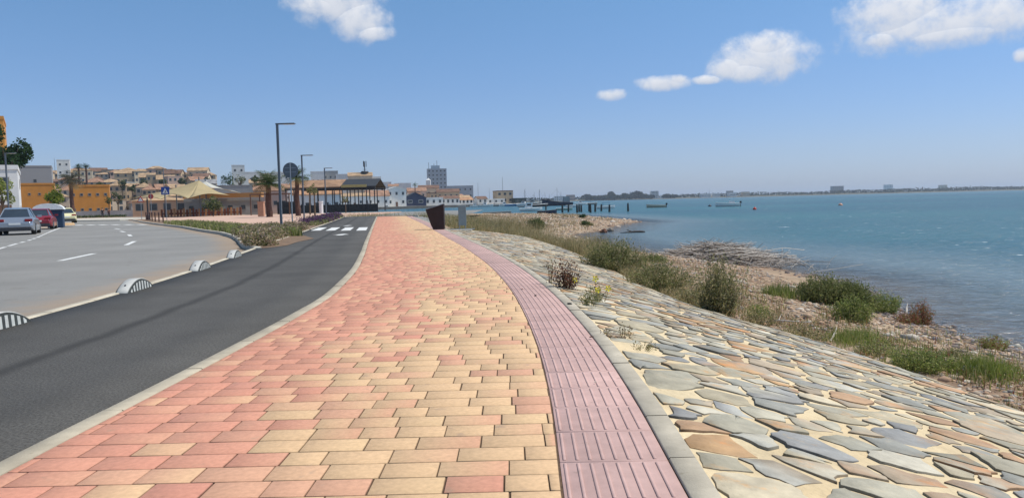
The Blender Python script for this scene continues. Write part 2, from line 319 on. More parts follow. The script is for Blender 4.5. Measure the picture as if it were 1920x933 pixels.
_x2 = N(_t, 'ShaderNodeMix', data_type='RGBA'); _t.links.new(_m3.outputs[0], _x2.inputs[0]); _t.links.new(_x.outputs[2], _x2.inputs[6]); _x2.inputs[7].default_value = (.22, .19, .11, 1)
_t.links.new(_x2.outputs[2], _b.inputs['Base Color'])
go = npmesh('ground', np.stack([X, Y, Z], -1).reshape(-1, 3), [Q], gm, smooth=True); tag(go, kind='structure')
# ---- water
wm = bpy.data.materials.new('sea_water'); wm.use_nodes = True; t = wm.node_tree; b = t.nodes['Principled BSDF']
b.inputs['Roughness'].default_value = .10; b.inputs['IOR'].default_value = 1.33; b.inputs['Specular IOR Level'].default_value = .30
geo = N(t, 'ShaderNodeNewGeometry'); mp = N(t, 'ShaderNodeMapping'); t.links.new(geo.outputs['Position'], mp.inputs[0]); mp.inputs['Rotation'].default_value = (0, 0, .35); mp.inputs['Scale'].default_value = (.42, 1, 1)
def wn(scale, det, dist=0):
    n = N(t, 'ShaderNodeTexNoise'); n.inputs['Scale'].default_value = scale; n.inputs['Detail'].default_value = det; n.inputs['Distortion'].default_value = dist; t.links.new(mp.outputs[0], n.inputs['Vector']); return n.outputs[0]
hs = math_(t, 'ADD', math_(t, 'MULTIPLY', wn(1.6, 3, .6), .19), math_(t, 'MULTIPLY', wn(5.0, 5, .8), .085))
hs = math_(t, 'ADD', hs, math_(t, 'MULTIPLY', wn(.35, 2), .22))
bp = N(t, 'ShaderNodeBump'); bp.inputs['Strength'].default_value = .9; bp.inputs['Distance'].default_value = 1.5; t.links.new(hs, bp.inputs['Height']); t.links.new(bp.outputs[0], b.inputs['Normal'])
big = N(t, 'ShaderNodeTexNoise'); big.inputs['Scale'].default_value = .018; big.inputs['Detail'].default_value = 5; mp2 = N(t, 'ShaderNodeMapping'); mp2.inputs['Scale'].default_value = (.35, 1, 1); t.links.new(geo.outputs['Position'], mp2.inputs[0]); t.links.new(mp2.outputs[0], big.inputs['Vector'])
rb = N(t, 'ShaderNodeMapRange'); rb.inputs[1].default_value = .35; rb.inputs[2].default_value = .65; t.links.new(big.outputs[0], rb.inputs[0])
cw = N(t, 'ShaderNodeMix', data_type='RGBA'); t.links.new(rb.outputs[0], cw.inputs[0]); cw.inputs[6].default_value = (.042, .108, .150, 1); cw.inputs[7].default_value = (.052, .158, .178, 1)
at_ = N(t, 'ShaderNodeAttribute', attribute_name='depth')
r1 = N(t, 'ShaderNodeMapRange', interpolation_type='SMOOTHSTEP'); t.links.new(at_.outputs['Fac'], r1.inputs[0]); r1.inputs[1].default_value = .10; r1.inputs[2].default_value = 1.35
cs = N(t, 'ShaderNodeMix', data_type='RGBA'); t.links.new(r1.outputs[0], cs.inputs[0]); cs.inputs[6].default_value = (.15, .20, .22, 1); t.links.new(cw.outputs[2], cs.inputs[7])
# whitecaps: small sparse crests of foam
fo = wn(2.1, 6, 1.0); ff = N(t, 'ShaderNodeMapRange'); t.links.new(fo, ff.inputs[0]); ff.inputs[1].default_value = .69; ff.inputs[2].default_value = .72
ff2 = math_(t, 'MULTIPLY', ff.outputs[0], r1.outputs[0])
cf = N(t, 'ShaderNodeMix', data_type='RGBA'); t.links.new(ff2, cf.inputs[0]); t.links.new(cs.outputs[2], cf.inputs[6]); cf.inputs[7].default_value = (.7, .75, .75, 1)
df_ = N(t, 'ShaderNodeBsdfDiffuse'); t.links.new(cf.outputs[2], df_.inputs[0]); t.links.new(bp.outputs[0], df_.inputs['Normal'])
gs_ = N(t, 'ShaderNodeBsdfGlossy'); gs_.inputs['Roughness'].default_value = .16; t.links.new(bp.outputs[0], gs_.inputs['Normal'])
fz = N(t, 'ShaderNodeFresnel'); fz.inputs['IOR'].default_value = 1.33; t.links.new(bp.outputs[0], fz.inputs['Normal'])
mw = N(t, 'ShaderNodeMixShader'); t.links.new(math_(t, 'MINIMUM', math_(t, 'MULTIPLY', fz.outputs[0], .80), .52), mw.inputs[0]); t.links.new(df_.outputs[0], mw.inputs[1]); t.links.new(gs_.outputs[0], mw.inputs[2])
tr = N(t, 'ShaderNodeBsdfTransparent'); tr.inputs[0].default_value = (.93, .96, .94, 1); gl = N(t, 'ShaderNodeBsdfGlossy'); gl.inputs['Roughness'].default_value = .06; t.links.new(bp.outputs[0], gl.inputs['Normal'])
fr = N(t, 'ShaderNodeFresnel'); fr.inputs['IOR'].default_value = 1.33; t.links.new(bp.outputs[0], fr.inputs['Normal'])
sh_ = N(t, 'ShaderNodeMixShader'); t.links.new(fr.outputs[0], sh_.inputs[0]); t.links.new(tr.outputs[0], sh_.inputs[1]); t.links.new(gl.outputs[0], sh_.inputs[2])
r2 = N(t, 'ShaderNodeMapRange'); t.links.new(at_.outputs['Fac'], r2.inputs[0]); r2.inputs[1].default_value = 0.0; r2.inputs[2].default_value = .42
ms = N(t, 'ShaderNodeMixShader'); t.links.new(r2.outputs[0], ms.inputs[0]); t.links.new(sh_.outputs[0], ms.inputs[1]); t.links.new(mw.outputs[0], ms.inputs[2])
t.links.new(ms.outputs[0], t.nodes['Material Output'].inputs[0])
dep = WZ - Z; keep = (dep.ravel()[Q].max(1) > -.25)
amp = np.clip(dep, 0, 1)
ww = amp*(wob(X, Y, 2.1, .022)+wob(X, Y, 4.3, .010, 2))*(Y < 60)
npmesh('water', np.stack([X, Y, np.full_like(X, WZ)+ww], -1).reshape(-1, 3), [Q[keep]], wm, smooth=True, attrs={'depth': dep.ravel()})['kind'] = 'structure'

# ---- strips along Y between two curves, z constant, with uv (metres across, metres along)
def strip(name, fl, fr, ys, z, m, zb=None, nx=2, kind='structure', attr=None, col=None, parent=None):
    ys = np.asarray(ys, float); a = fl(ys); b = fr(ys); t_ = np.linspace(0, 1, nx); X = a[:, None]+(b-a)[:, None]*t_[None]; Y = np.repeat(ys[:, None], nx, 1)
    Z = np.full_like(X, z) if np.isscalar(z) else z(X, Y); i = np.arange(len(ys)-1)[:, None]*nx+np.arange(nx-1)[None]; Q = np.stack([i, i+1, i+1+nx, i+nx], -1).reshape(-1, 4)
    V = np.stack([X, Y, Z], -1).reshape(-1, 3); uv = np.stack([X-a[:, None], Y], -1).reshape(-1, 2); fs = [Q]
    if zb is not None:
        V2 = V.copy(); V2[:, 2] = zb; n = len(V); l = np.arange(len(ys)-1)*nx; r = l+nx-1
        e0 = np.arange(nx-1); e1 = (len(ys)-1)*nx+np.arange(nx-1)
        fs.append(np.concatenate([np.stack([l, l+nx, l+nx+n, l+n], -1), np.stack([r+nx, r, r+n, r+nx+n], -1), np.stack([e0+1, e0, e0+n, e0+1+n], -1), np.stack([e1, e1+1, e1+1+n, e1+n], -1)]))
        V = np.concatenate([V, V2]); uv = np.concatenate([uv, uv])
    o = npmesh(name, V, fs, m, uv=uv, parent=parent, col=col)
    if not parent: o['kind'] = kind
    return o
# road sheet
def asphalt(name, c, speck, seam=None, dust=False):
    m = mat(name, c, rough=.93, var=.10, scale=.35, bump=.004, bscale=170, world=True, spec=.25, detail=6); t = m.node_tree; b = t.nodes['Principled BSDF']; cur = b.inputs['Base Color'].links[0].from_socket
    geo = N(t, 'ShaderNodeNewGeometry')
    n = N(t, 'ShaderNodeTexNoise'); n.inputs['Scale'].default_value = 62; n.inputs['Detail'].default_value = 3; n.inputs['Roughness'].default_value = .8; t.links.new(geo.outputs['Position'], n.inputs['Vector'])
    r = N(t, 'ShaderNodeMapRange'); t.links.new(n.outputs[0], r.inputs[0]); r.inputs[1].default_value = .35; r.inputs[2].default_value = .65; r.inputs[3].default_value = 1-speck; r.inputs[4].default_value = 1+speck
    mx = N(t, 'ShaderNodeMix', data_type='RGBA', blend_type='MULTIPLY'); mx.inputs[0].default_value = 1; t.links.new(cur, mx.inputs[6]); t.links.new(r.outputs[0], mx.inputs[7]); cur = mx.outputs[2]
    if seam:
        uvn = N(t, 'ShaderNodeUVMap'); sp = N(t, 'ShaderNodeSeparateXYZ'); t.links.new(uvn.outputs[0], sp.inputs[0])
        nn = N(t, 'ShaderNodeTexNoise'); nn.inputs['Scale'].default_value = .9; nn.inputs['Detail'].default_value = 4; t.links.new(geo.outputs['Position'], nn.inputs['Vector'])
        for off, wd, st in seam:
            d = math_(t, 'ABSOLUTE', math_(t, 'SUBTRACT', math_(t, 'ADD', sp.outputs[0], math_(t, 'MULTIPLY', nn.outputs[0], .16)), off+.08))
            q = N(t, 'ShaderNodeMapRange', interpolation_type='SMOOTHSTEP'); t.links.new(d, q.inputs[0]); q.inputs[1].default_value = wd; q.inputs[2].default_value = 0
            x = N(t, 'ShaderNodeMix', data_type='RGBA'); t.links.new(math_(t, 'MULTIPLY', q.outputs[0], st), x.inputs[0]); t.links.new(cur, x.inputs[6]); x.inputs[7].default_value = (c[0]*.45, c[1]*.45, c[2]*.45, 1); cur = x.outputs[2]
    if dust:
        a = N(t, 'ShaderNodeAttribute', attribute_name='edge'); nn = N(t, 'ShaderNodeTexNoise'); nn.inputs['Scale'].default_value = 2.2; nn.inputs['Detail'].default_value = 7; t.links.new(geo.outputs['Position'], nn.inputs['Vector'])
        d = math_(t, 'ADD', a.outputs['Fac'], math_(t, 'MULTIPLY_ADD', nn.outputs[0], 1.2, -.6)); q = N(t, 'ShaderNodeMapRange', interpolation_type='SMOOTHSTEP'); t.links.new(d, q.inputs[0]); q.inputs[1].default_value = 1.45; q.inputs[2].default_value = .15
        x = N(t, 'ShaderNodeMix', data_type='RGBA'); t.links.new(math_(t, 'MULTIPLY', q.outputs[0], .85), x.inputs[0]); t.links.new(cur, x.inputs[6]); x.inputs[7].default_value = (.34, .25, .17, 1); cur = x.outputs[2]
    t.links.new(cur, b.inputs['Base Color']); return m
M_road = asphalt('road_asphalt', (.245, .235, .215), .14, dust=True); M_bike = asphalt('bike_path_asphalt', (.088, .083, .075), .45, seam=[(1.28, .13, .75), (.5, .25, .2), (2.1, .35, .12)])
weather(M_road, .22, .88, 1.06, 3.1, (.17, .15, .13)); weather(M_bike, .7, .88, 1.10)
RI = [(-6.62, 19.6), (-6.95, 20.3), (-7.75, 21.8), (-8.6, 23.9), (-9.5, 26.2), (-10.9, 29.5), (-12.9, 33.6), (-16.0, 39), (-20.9, 48), (-26.9, 58), (-35, 72), (-46, 92)]   # road edge along the planted median
rx = axis([(-150, -40, 60, 1), (-40, -3.9, 120, 1)]); ry = axis([(-10, 60, 200, 1), (60, 118, 60, 1)]); RX, RY, RQ = grid(rx, ry)
def polyd(X, Y, pts):
    d = np.full(X.shape, 1e9)
    for (x0, y0), (x1, y1) in zip(pts[:-1], pts[1:]):
        dx, dy = x1-x0, y1-y0; t = np.clip(((X-x0)*dx+(Y-y0)*dy)/(dx*dx+dy*dy), 0, 1); d = np.minimum(d, np.hypot(X-x0-t*dx, Y-y0-t*dy))
    return d
edge = np.minimum(np.abs(RX-(fD(RY)-.12)) + np.where(RY > 21, 9, 0), polyd(RX, RY, RI)*1.3)
npmesh('road', np.stack([RX, RY, np.full_like(RX, -.1)], -1).reshape(-1, 3), [RQ], M_road, attrs={'edge': edge.ravel()})['kind'] = 'structure'
ysm = np.concatenate([np.linspace(-8, 22, 90), np.linspace(22.6, 68, 80)])
strip('bike_path', lambda y: fD(y), lambda y: fA(y)-KW, ysm, 0.0, M_bike, zb=-.25, nx=6)
# kerbs: separate stones a metre long, slight joints
def kerb(name, fl, fr, y0, y1, z, base, L=.995, zb=-.2, var=.05, dashed=None):
    V = []; Fq = []; Cc = []; y = y0
    while y < y1:
        e = y+L; c = np.array(base)*(1+rng.uniform(-var, var)*1.6); n0 = len(V); sub = 3; dz = rng.uniform(-.002, .002)
        for k in range(sub+1):
            yy = y+.004+(L-.008)*k/sub; a = float(fl(yy)); b = float(fr(yy)); ch = .006
            for (xx, zz) in ((a, zb), (a, z+dz-ch), (a+ch, z+dz), (b-ch, z+dz), (b, z+dz-ch), (b, zb)): V.append((xx, yy, zz)); Cc.append(c)
        for k in range(sub):
            for q in range(5): i = n0+k*6+q; Fq.append((i, i+1, i+7, i+6))
        y = e
    Vb = np.array(V); V2 = []
    o = npmesh(name, Vb, [np.array(Fq)], M_kerb, col=np.array(Cc)); o['kind'] = 'structure'; return o
kerb('path_kerb', lambda y: fA(y)-KW, fA, -6, 67.5, .004, (.45, .385, .28))
kerb('slope_kerb', fC, fK, -6, 62, .004, (.47, .41, .31), L=.6)
kerb('road_kerb', lambda y: fD(y)-.11, fD, -6, 72, .012, (.56, .49, .37))
# ---- brick paving, every paver modelled
V = []; Fq = []; CC = []
def vnoise(x, y): return .5+.5*math.sin(x*2.1+math.sin(y*1.3)*1.7)*math.sin(y*.9+x*.6)
red = np.array((.565, .242, .162)); org = np.array((.600, .325, .200)); yel = np.array((.645, .445, .238)); pnk = np.array((.53, .225, .16))
y = -3.0; PR = .1675; row = 0
while y < 67.6:
    y0, y1 = y+.0034, y+PR-.0034; L0, L1 = float(fA(y0))+.004, float(fA(y1))+.004; R0, R1 = float(fB(y0))-.005, float(fB(y1))-.005
    x = min(L0, L1)-random.uniform(0, .25)
    while x < max(R0, R1):
        ln = random.choice((.168, .224, .224, .28, .28)); xa0, xb0 = x+.0020, x+ln-.0020; x += ln
        a0, a1 = max(xa0, L0), max(xa0, L1); b0, b1 = min(xb0, R0), min(xb0, R1)
        if b0-a0 < .009 or b1-a1 < .009: continue
        tt = ((a0+b0)/2-L0)/(R0-L0); mid = .545-.13*float(ss(9-y, 0, 6))+.05*math.sin(y*.35)
        q = tt-mid+random.gauss(0, .075)+.14*(vnoise(a0, y)-.5)
        if q < -.13: c = red*(1-.5*max(0, q+.33))+org*.5*max(0, q+.33) if random.random() < .9 else (pnk if random.random() < .6 else org)
        elif q < .05: c = random.choice((red, org, org, org*.5+yel*.5, pnk*.5+org*.5))
        else: c = yel if random.random() < .84 else (org if random.random() < .8 else org*.5+red*.5)
        k_ = random.gauss(0, .022); c = (c*.74+org*.26)*(1+k_); cb = c if random.random() < .6 else (c*.45+random.choice((red, org, yel))*(1+k_)*.55)
        n0 = len(V); dz = random.uniform(-.0006, .0006); ch = .0026
        gx0 = random.uniform(-.001, .002); gx1 = random.uniform(-.001, .002); a0 += gx0; a1 += gx0; b0 -= gx1; b1 -= gx1
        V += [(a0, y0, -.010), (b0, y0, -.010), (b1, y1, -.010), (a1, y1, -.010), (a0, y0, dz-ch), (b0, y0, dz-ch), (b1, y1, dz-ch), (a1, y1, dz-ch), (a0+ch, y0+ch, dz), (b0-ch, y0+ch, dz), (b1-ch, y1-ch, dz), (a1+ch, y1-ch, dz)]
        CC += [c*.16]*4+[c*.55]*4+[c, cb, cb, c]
        for k in range(4): l = (k+1) % 4; Fq += [(n0+k, n0+l, n0+4+l, n0+4+k), (n0+4+k, n0+4+l, n0+8+l, n0+8+k)]
        Fq.append((n0+8, n0+9, n0+10, n0+11))
    y += PR; row += 1
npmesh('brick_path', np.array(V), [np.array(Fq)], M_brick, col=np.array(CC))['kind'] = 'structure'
strip('path_bed', lambda y: fA(y), lambda y: fK(y)-.05, ysm, -.0075, M_joint, zb=-.25)
# ---- tactile strip: ribbed tiles following the curve
V = []; Fq = []; CC = []
def along(y):  # point and frame on the left edge of the strip
    e = .02; d = Vector((float(fB(y+e)-fB(y-e)), 2*e, 0)).normalized(); return Vector((float(fB(y)), y, 0)), d, Vector((d.y, -d.x, 0))
y = -3.0; TL = .40; base = np.array((.53, .345, .300))
def quadbox(P4, z0, z1, c, ch):
    n0 = len(V); cen = sum(P4, Vector())/4
    top = [p+(cen-p).normalized()*ch for p in P4]
    V.extend([(p.x, p.y, z0) for p in P4]+[(p.x, p.y, z1-ch*.6) for p in P4]+[(p.x, p.y, z1) for p in top]); CC.extend([c]*12)
    for k in range(4): l = (k+1) % 4; Fq.extend([(n0+k, n0+l, n0+4+l, n0+4+k), (n0+4+k, n0+4+l, n0+8+l, n0+8+k)])
    Fq.append((n0+8, n0+9, n0+10, n0+11))
while y < 66:
    p0, d0, r0 = along(y); s = d0.y*TL; p1, d1, r1 = along(y+s); c = base*(1+random.gauss(0, .05))
    def pt(u, v):   # u 0..1 along, v 0..TW across
        a = p0.lerp(p1, u); r = r0.lerp(r1, u).normalized(); return a + r*(v/max(.2, r.x))
    W0 = TW-.006; jb = rng.uniform(-.001, .001)
    quadbox([pt(.004, .004), pt(.004, W0), pt(.996, W0), pt(.996, .004)], -.012, -.003+jb, c, .003)
    nb = 8
    for k in range(nb):
        v0 = .012+(W0-.02)*(k+.0)/nb; v1 = v0+(W0-.02)/nb*.46
        quadbox([pt(.05, v0+.006), pt(.05, v1-.006), pt(.95, v1-.006), pt(.95, v0+.006)], -.003+jb, .0008+jb, c*(1.04), .0028)
    y += s
npmesh('tactile_paving', np.array(V), [np.array(Fq)], M_tact, col=np.array(CC))['kind'] = 'structure'
# end kerb across the far end of the paths
mb = MB(); mb.box(-16.2, -8.3, 67.6, 68.0, -.2, .05); mb.build('end_kerb', M_conc)['kind'] = 'structure'

# ---- stone-faced slope
def Zr(X, Y):
    k = fK(Y); s = np.clip((X-k)/np.maximum(fR(Y)-k, .05), 0, 1.05); return -.012+(fRz(Y)+.012)*(s**1.12)
ysr = np.concatenate([np.linspace(-6, 12, 90), np.linspace(12.3, 32.6, 70)])
strip('stone_slope', fK, fR, ysr, Zr, M_mortar, zb=None, nx=24)
strip('slope_toe', fR, lambda y: fR(y)+.14, ysr, lambda X, Y: Zr(fR(Y), Y)-.35*(X-fR(Y))/.14-.001, mat('toe_concrete', (.52, .42, .30), rough=.95, var=.2, scale=4, bump=.01), nx=2)
# irregular slate slabs set in the mortar
def clip(poly, px, py, nx, ny):
    out = []; n = len(poly)
    for i in range(n):
        a = poly[i]; b_ = poly[(i+1) % n]; da = (a[0]-px)*nx+(a[1]-py)*ny; db = (b_[0]-px)*nx+(b_[1]-py)*ny
        if da <= 0: out.append(a)
        if (da < 0) != (db < 0) and da != db: t = da/(da-db); out.append((a[0]+(b_[0]-a[0])*t, a[1]+(b_[1]-a[1])*t))
    return out
seeds = []; cell = {}; AX, AY = 1.06, .94
def try_seed(x, y, r):
    cx, cy = int(math.floor(x/.5)), int(math.floor(y/.5))
    for i in range(cx-1, cx+2):
        for j in range(cy-1, cy+2):
            for (a, b_, q) in cell.get((i, j), ()):
                if (a-x)**2+((b_-y))**2 < (.5*(r+q))**2: return False
    cell.setdefault((cx, cy), []).append((x, y, r)); seeds.append((x, y, r)); return True
for rr, n in ((.38, 300), (.25, 2600), (.15, 38000)):
    for _ in range(n):
        y = random.uniform(1.2, 32.4); k = fK(y); r_ = fR(y); x = random.uniform(k+.04, r_-.02)
        try_seed(x/AX, y/AY, rr*random.uniform(.8, 1.15))
V = []; tri = []; CC = []; Nf = {}
pal = [(.290, .295, .270), (.37, .355, .285), (.245, .25, .25), (.40, .36, .26), (.45, .43, .36), (.38, .25, .15), (.45, .29, .15), (.33, .31, .24), (.36, .30, .22), (.48, .43, .32)]
wts = [4.5, 4.5, 3.2, 3.6, 3, 2.3, 2.0, 4, 3.4, 2.2]
for (sx, sy, r) in seeds:
    cx, cy = int(math.floor(sx/.5)), int(math.floor(sy/.5))
    poly = [(sx+.40*math.cos(q), sy+.40*math.sin(q)) for q in [2*math.pi*k/9+sx*7 for k in range(9)]]
    for i in range(cx-2, cx+3):
        for j in range(cy-2, cy+3):
            for (a, b_, q) in cell.get((i, j), ()):
                if a == sx and b_ == sy: continue
                dx, dy = a-sx, b_-sy; d = math.hypot(dx, dy)
                if d > .9: continue
                w_ = .5+(r*r-q*q)/(2*d*d)*.25; gap = random.uniform(.003, .028)
                poly = clip(poly, sx+dx*w_-dx/d*gap, sy+dy*w_-dy/d*gap, dx/d, dy/d)
                if len(poly) < 3: break
            if len(poly) < 3: break
        if len(poly) < 3: break
    if len(poly) < 3: continue
    poly = clip(poly, (fK(sy*AY)+.012)/AX, sy, -1, -(fK(sy*AY+.1)-fK(sy*AY-.1))/.2*AY/AX*-1)
    if len(poly) > 2: poly = clip(poly, (fR(sy*AY)-.02)/AX, sy, 1, -(fR(sy*AY+.1)-fR(sy*AY-.1))/.2*AY/AX)
    if len(poly) < 3: continue
    poly = [(p[0]*AX, p[1]*AY) for p in poly]
    # merge near-duplicate corners, drop some to make it angular, roughen the long edges
    q = [poly[0]]
    for p in poly[1:]:
        if math.hypot(p[0]-q[-1][0], p[1]-q[-1][1]) > .035+.22*r: q.append(p)
    if len(q) > 5 and random.random() < .6: q.pop(random.randrange(len(q)))
    if len(q) < 3: continue
    sh = random.uniform(.92, 1.03); cxm = sum(p[0] for p in q)/len(q); cym = sum(p[1] for p in q)/len(q)
    out = []
    for i, p in enumerate(q):
        p2 = q[(i+1) % len(q)]; L = math.hypot(p2[0]-p[0], p2[1]-p[1]); j = .015
        p = (cxm+(p[0]-cxm)*sh, cym+(p[1]-cym)*sh); p2 = (cxm+(p2[0]-cxm)*sh, cym+(p2[1]-cym)*sh)
        out.append((p[0]+random.gauss(0, j), p[1]+random.gauss(0, j)))
        ns = int(L/.07)
        for k in range(1, ns+1):
            t_ = k/(ns+1); a_ = random.gauss(0, .006); out.append((p[0]+(p2[0]-p[0])*t_+a_*(p2[1]-p[1])/max(L, .01), p[1]+(p2[1]-p[1])*t_-a_*(p2[0]-p[0])/max(L, .01)))
    if max(p[0] for p in out) > float(fR(cym))+.04: 
        out = [(min(p[0], float(fR(p[1]))-.02), p[1]) for p in out]
    if min(p[0]-fK(p[1]) for p in out) < -.01: continue
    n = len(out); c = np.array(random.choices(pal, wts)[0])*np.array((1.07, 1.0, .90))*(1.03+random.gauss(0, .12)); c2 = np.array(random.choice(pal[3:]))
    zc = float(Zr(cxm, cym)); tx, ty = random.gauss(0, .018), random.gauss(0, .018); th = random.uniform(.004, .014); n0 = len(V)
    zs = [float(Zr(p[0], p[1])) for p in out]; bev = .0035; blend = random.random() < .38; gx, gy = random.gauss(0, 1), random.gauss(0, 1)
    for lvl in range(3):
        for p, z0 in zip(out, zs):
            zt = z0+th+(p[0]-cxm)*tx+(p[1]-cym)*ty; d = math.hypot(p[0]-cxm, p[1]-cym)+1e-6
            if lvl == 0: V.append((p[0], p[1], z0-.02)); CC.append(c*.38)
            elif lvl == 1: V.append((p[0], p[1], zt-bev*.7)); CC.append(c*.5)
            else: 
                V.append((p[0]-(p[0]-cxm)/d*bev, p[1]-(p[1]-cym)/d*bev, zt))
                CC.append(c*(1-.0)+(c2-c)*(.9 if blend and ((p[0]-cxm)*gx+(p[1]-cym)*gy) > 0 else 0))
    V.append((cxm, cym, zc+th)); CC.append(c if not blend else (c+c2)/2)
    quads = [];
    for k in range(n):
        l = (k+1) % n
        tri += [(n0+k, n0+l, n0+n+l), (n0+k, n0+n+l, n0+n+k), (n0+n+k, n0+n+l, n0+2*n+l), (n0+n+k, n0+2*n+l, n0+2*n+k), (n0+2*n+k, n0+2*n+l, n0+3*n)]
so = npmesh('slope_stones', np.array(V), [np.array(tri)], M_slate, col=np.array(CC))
so['kind'] = 'stuff'; so['label'] = 'irregular grey and rust slate slabs set in sandy mortar on the slope'; so['category'] = 'paving stones'
# slab under the signs
mb = MB(); mb.box(-3.35, -1.6, 30.3, 31.7, -.25, -.03); o = mb.build('sign_base_slab', M_conc); o['kind'] = 'structure'

# ---- median, plaza
M_plaza = mat('plaza_paving', (.58, .37, .27), c2=(.52, .36, .26), rough=.9, var=.07, scale=.4, world=True)
M_soil = mat('planting_soil', (.20, .13, .08), rough=1, var=.3, scale=3, bump=.02, world=True)
def poly_sheet(name, pts, z, m, zb=None):
    mb = MB(); n = len(pts)
    from mathutils.geometry import tessellate_polygon
    tr_ = tessellate_polygon([[Vector((p[0], p[1], 0)) for p in pts]]); mb.add([(p[0], p[1], z) for p in pts], [tuple(t_) for t_ in tr_])
    if zb is not None: mb.add([(p[0], p[1], z) for p in pts]+[(p[0], p[1], zb) for p in pts], [(i, (i+1) % n, n+(i+1) % n, n+i) for i in range(n)])
    o = mb.build(name, m); o['kind'] = 'structure'; return o
Dl = [(float(fD(y))-.12, y) for y in (19.6, 24, 28, 32, 37, 42, 48, 56, 64, 73)]
back = [(-15.9, 110), (-70, 122)]
poly_sheet('plaza', RI + [(-60, 112)] + back[::-1] + Dl[::-1], 0.0, M_plaza, zb=-.2)
def inset(pts, d):
    r = []
    for i, p in enumerate(pts):
        a = Vector(pts[max(i-1, 0)]); b_ = Vector(pts[min(i+1, len(pts)-1)]); t_ = (b_-a).normalized(); r.append((p[0]+t_.y*d, p[1]-t_.x*d))
    return r
RIk = inset(RI, .13)
def ribbon(name, A_, B_, z, m, zb=None):
    return poly_sheet(name, list(A_)+list(B_)[::-1], z, m, zb)
ribbon('median_kerb', inset(RI, -.005), RIk, .02, M_conc, zb=-.2)
bed = RIk[:6] + inset(RI, 1.9)[6:] 
ribbon('median_bed', RIk, inset(RI, .3)[:1]+inset(RI, .9)[1:2]+inset(RI, 1.5)[2:3]+inset(RI, 2.3)[3:], .008, M_soil)
ribbon('plant_bed', [(p[0]-1.25, p[1]) for p in Dl[4:9]], [(p[0]-.02, p[1]) for p in Dl[4:9]], .009, M_soil)
bl = [(fD(y)-.12, y) for y in (21.2, 22.5, 24, 26, 28, 32, 36)]
ribbon('dry_plant_bed', [(max(p[0]-2.0, float(np.interp(p[1], [q[1] for q in RI], [q[0] for q in RI]))+.16), p[1]) for p in bl], [(p[0]-.01, p[1]) for p in bl], .012, M_soil)
# far side of the road: raised ground, kerb, left pavement
LK = [(-44, 40), (-37.5, 48), (-35.3, 56), (-35.6, 60), (-40, 66), (-52, 76), (-66, 90), (-85, 104)]
poly_sheet('left_pavement', [(-160, 20), (-52, 20), (-48, 34)] + LK + [(-160, 118)], .02, mat('pavement', (.45, .36, .28), rough=.9, var=.1, scale=.8, world=True), zb=-.2)
poly_sheet('far_pavement', [(-160, 119), (-100, 108), (-60, 99), (-48, 93), (-46, 97), (-60, 125), (-160, 140)], .02, M_conc, zb=-.2)
# ---- painted marks
M_paint = mat('road_paint', (.66, .65, .61), rough=.8, var=.16, scale=8, world=True)
def mark(pts, z, name='road_marking'):
    o = poly_sheet(name, pts, z, M_paint); return o
def dash(x0, y0, x1, y1, w, z=-.096):
    d = Vector((x1-x0, y1-y0)).normalized(); n = Vector((-d.y, d.x))*w/2; mark([(x0-n.x, y0-n.y), (x1-n.x, y1-n.y), (x1+n.x, y1+n.y), (x0+n.x, y0+n.y)], z)
for a in ((-10.83, 18.1, -11.55, 20.9), (-13.05, 25.6, -14.3, 28.7), (-17.4, 34.6, -18.7, 37.0), (-21.2, 41.5, -22.6, 43.8), (-25.0, 48.4, -26.6, 50.8)): dash(*a, .16)
pk = [(-13.6, 18.5), (-17.11, 25.29), (-18.54, 28.1), (-20.5, 32.1), (-22.6, 36.1), (-27.5, 45), (-34.3, 57.6)]
for (x0, y0), (x1, y1) in zip(pk[:-1], pk[1:]):
    L = math.hypot(x1-x0, y1-y0); k = 0
    while k+1.0 < L: a, b_ = k/L, min(1, (k+1.25)/L); dash(x0+(x1-x0)*a, y0+(y1-y0)*a, x0+(x1-x0)*b_, y0+(y1-y0)*b_, .13); k += 2.1 if y0 < 44 else 1.3
for k in range(8):   # zebra crossing on the far road
    t_ = k/7; x, y = -41+t_*11.4, 68.6-t_*7.2; d = Vector((-.6, .8)); n = Vector((.84, .53))*.28
    mark([(x-n.x, y-n.y), (x+n.x, y+n.y), (x+n.x+d.x*3, y+n.y+d.y*3), (x-n.x+d.x*3, y-n.y+d.y*3)], -.096)
for k in range(4):   # crossing blocks on the bike path
    y0 = 33.0-.45*k; y1 = y0+4.4; u0 = .06+.245*k; u1 = u0+.15; L_ = lambda y, u: (fD(y)+(fA(y)-KW-fD(y))*u, y); mark([L_(y0, u0), L_(y0, u1), L_(y1, u1), L_(y1, u0)], .004)
for (px, py) in ((641, 440), (652, 423)):
    c = g(px, py); mark([(c.x-.12, c.y-.5), (c.x+.12, c.y-.5), (c.x+.10, c.y), (c.x+.26, c.y), (c.x-.08, c.y+.8), (c.x-.34, c.y), (c.x-.14, c.y)], .0045)
# quay
QA, QB = Vector((-90, 322, 0)), Vector((16, 447, 0)); qd = (QB-QA).normalized(); qn = Vector((qd.y, -qd.x, 0))
mb = MB(); M_quay = mat('quay_stone', (.10, .095, .085), rough=.9, var=.25, scale=.5)
T = Matrix.Translation(QA) @ Matrix(((qd.x, -qn.x, 0, 0), (qd.y, -qn.y, 0, 0), (0, 0, 1, 0), (0, 0, 0, 1)))
mb.box(-30, (QB-QA).length, -3, 60, -3, .02, T=T); mb.build('quay', M_quay)['kind'] = 'structure'
mb = MB(); mb.box(-30, (QB-QA).length-.5, -2.5, 59, .024, .06, T=T); mb.build('quay_pavement', M_conc)['kind'] = 'structure'
def quay(px, off=4):   # point on the quay line seen at px, set back
    d = ray(px, 378-.0245*(px-960)); d = Vector((d.x, d.y, 0)); n = qn; o = QA - qn*off; t_ = n.dot(o)/n.dot(d); return d*t_
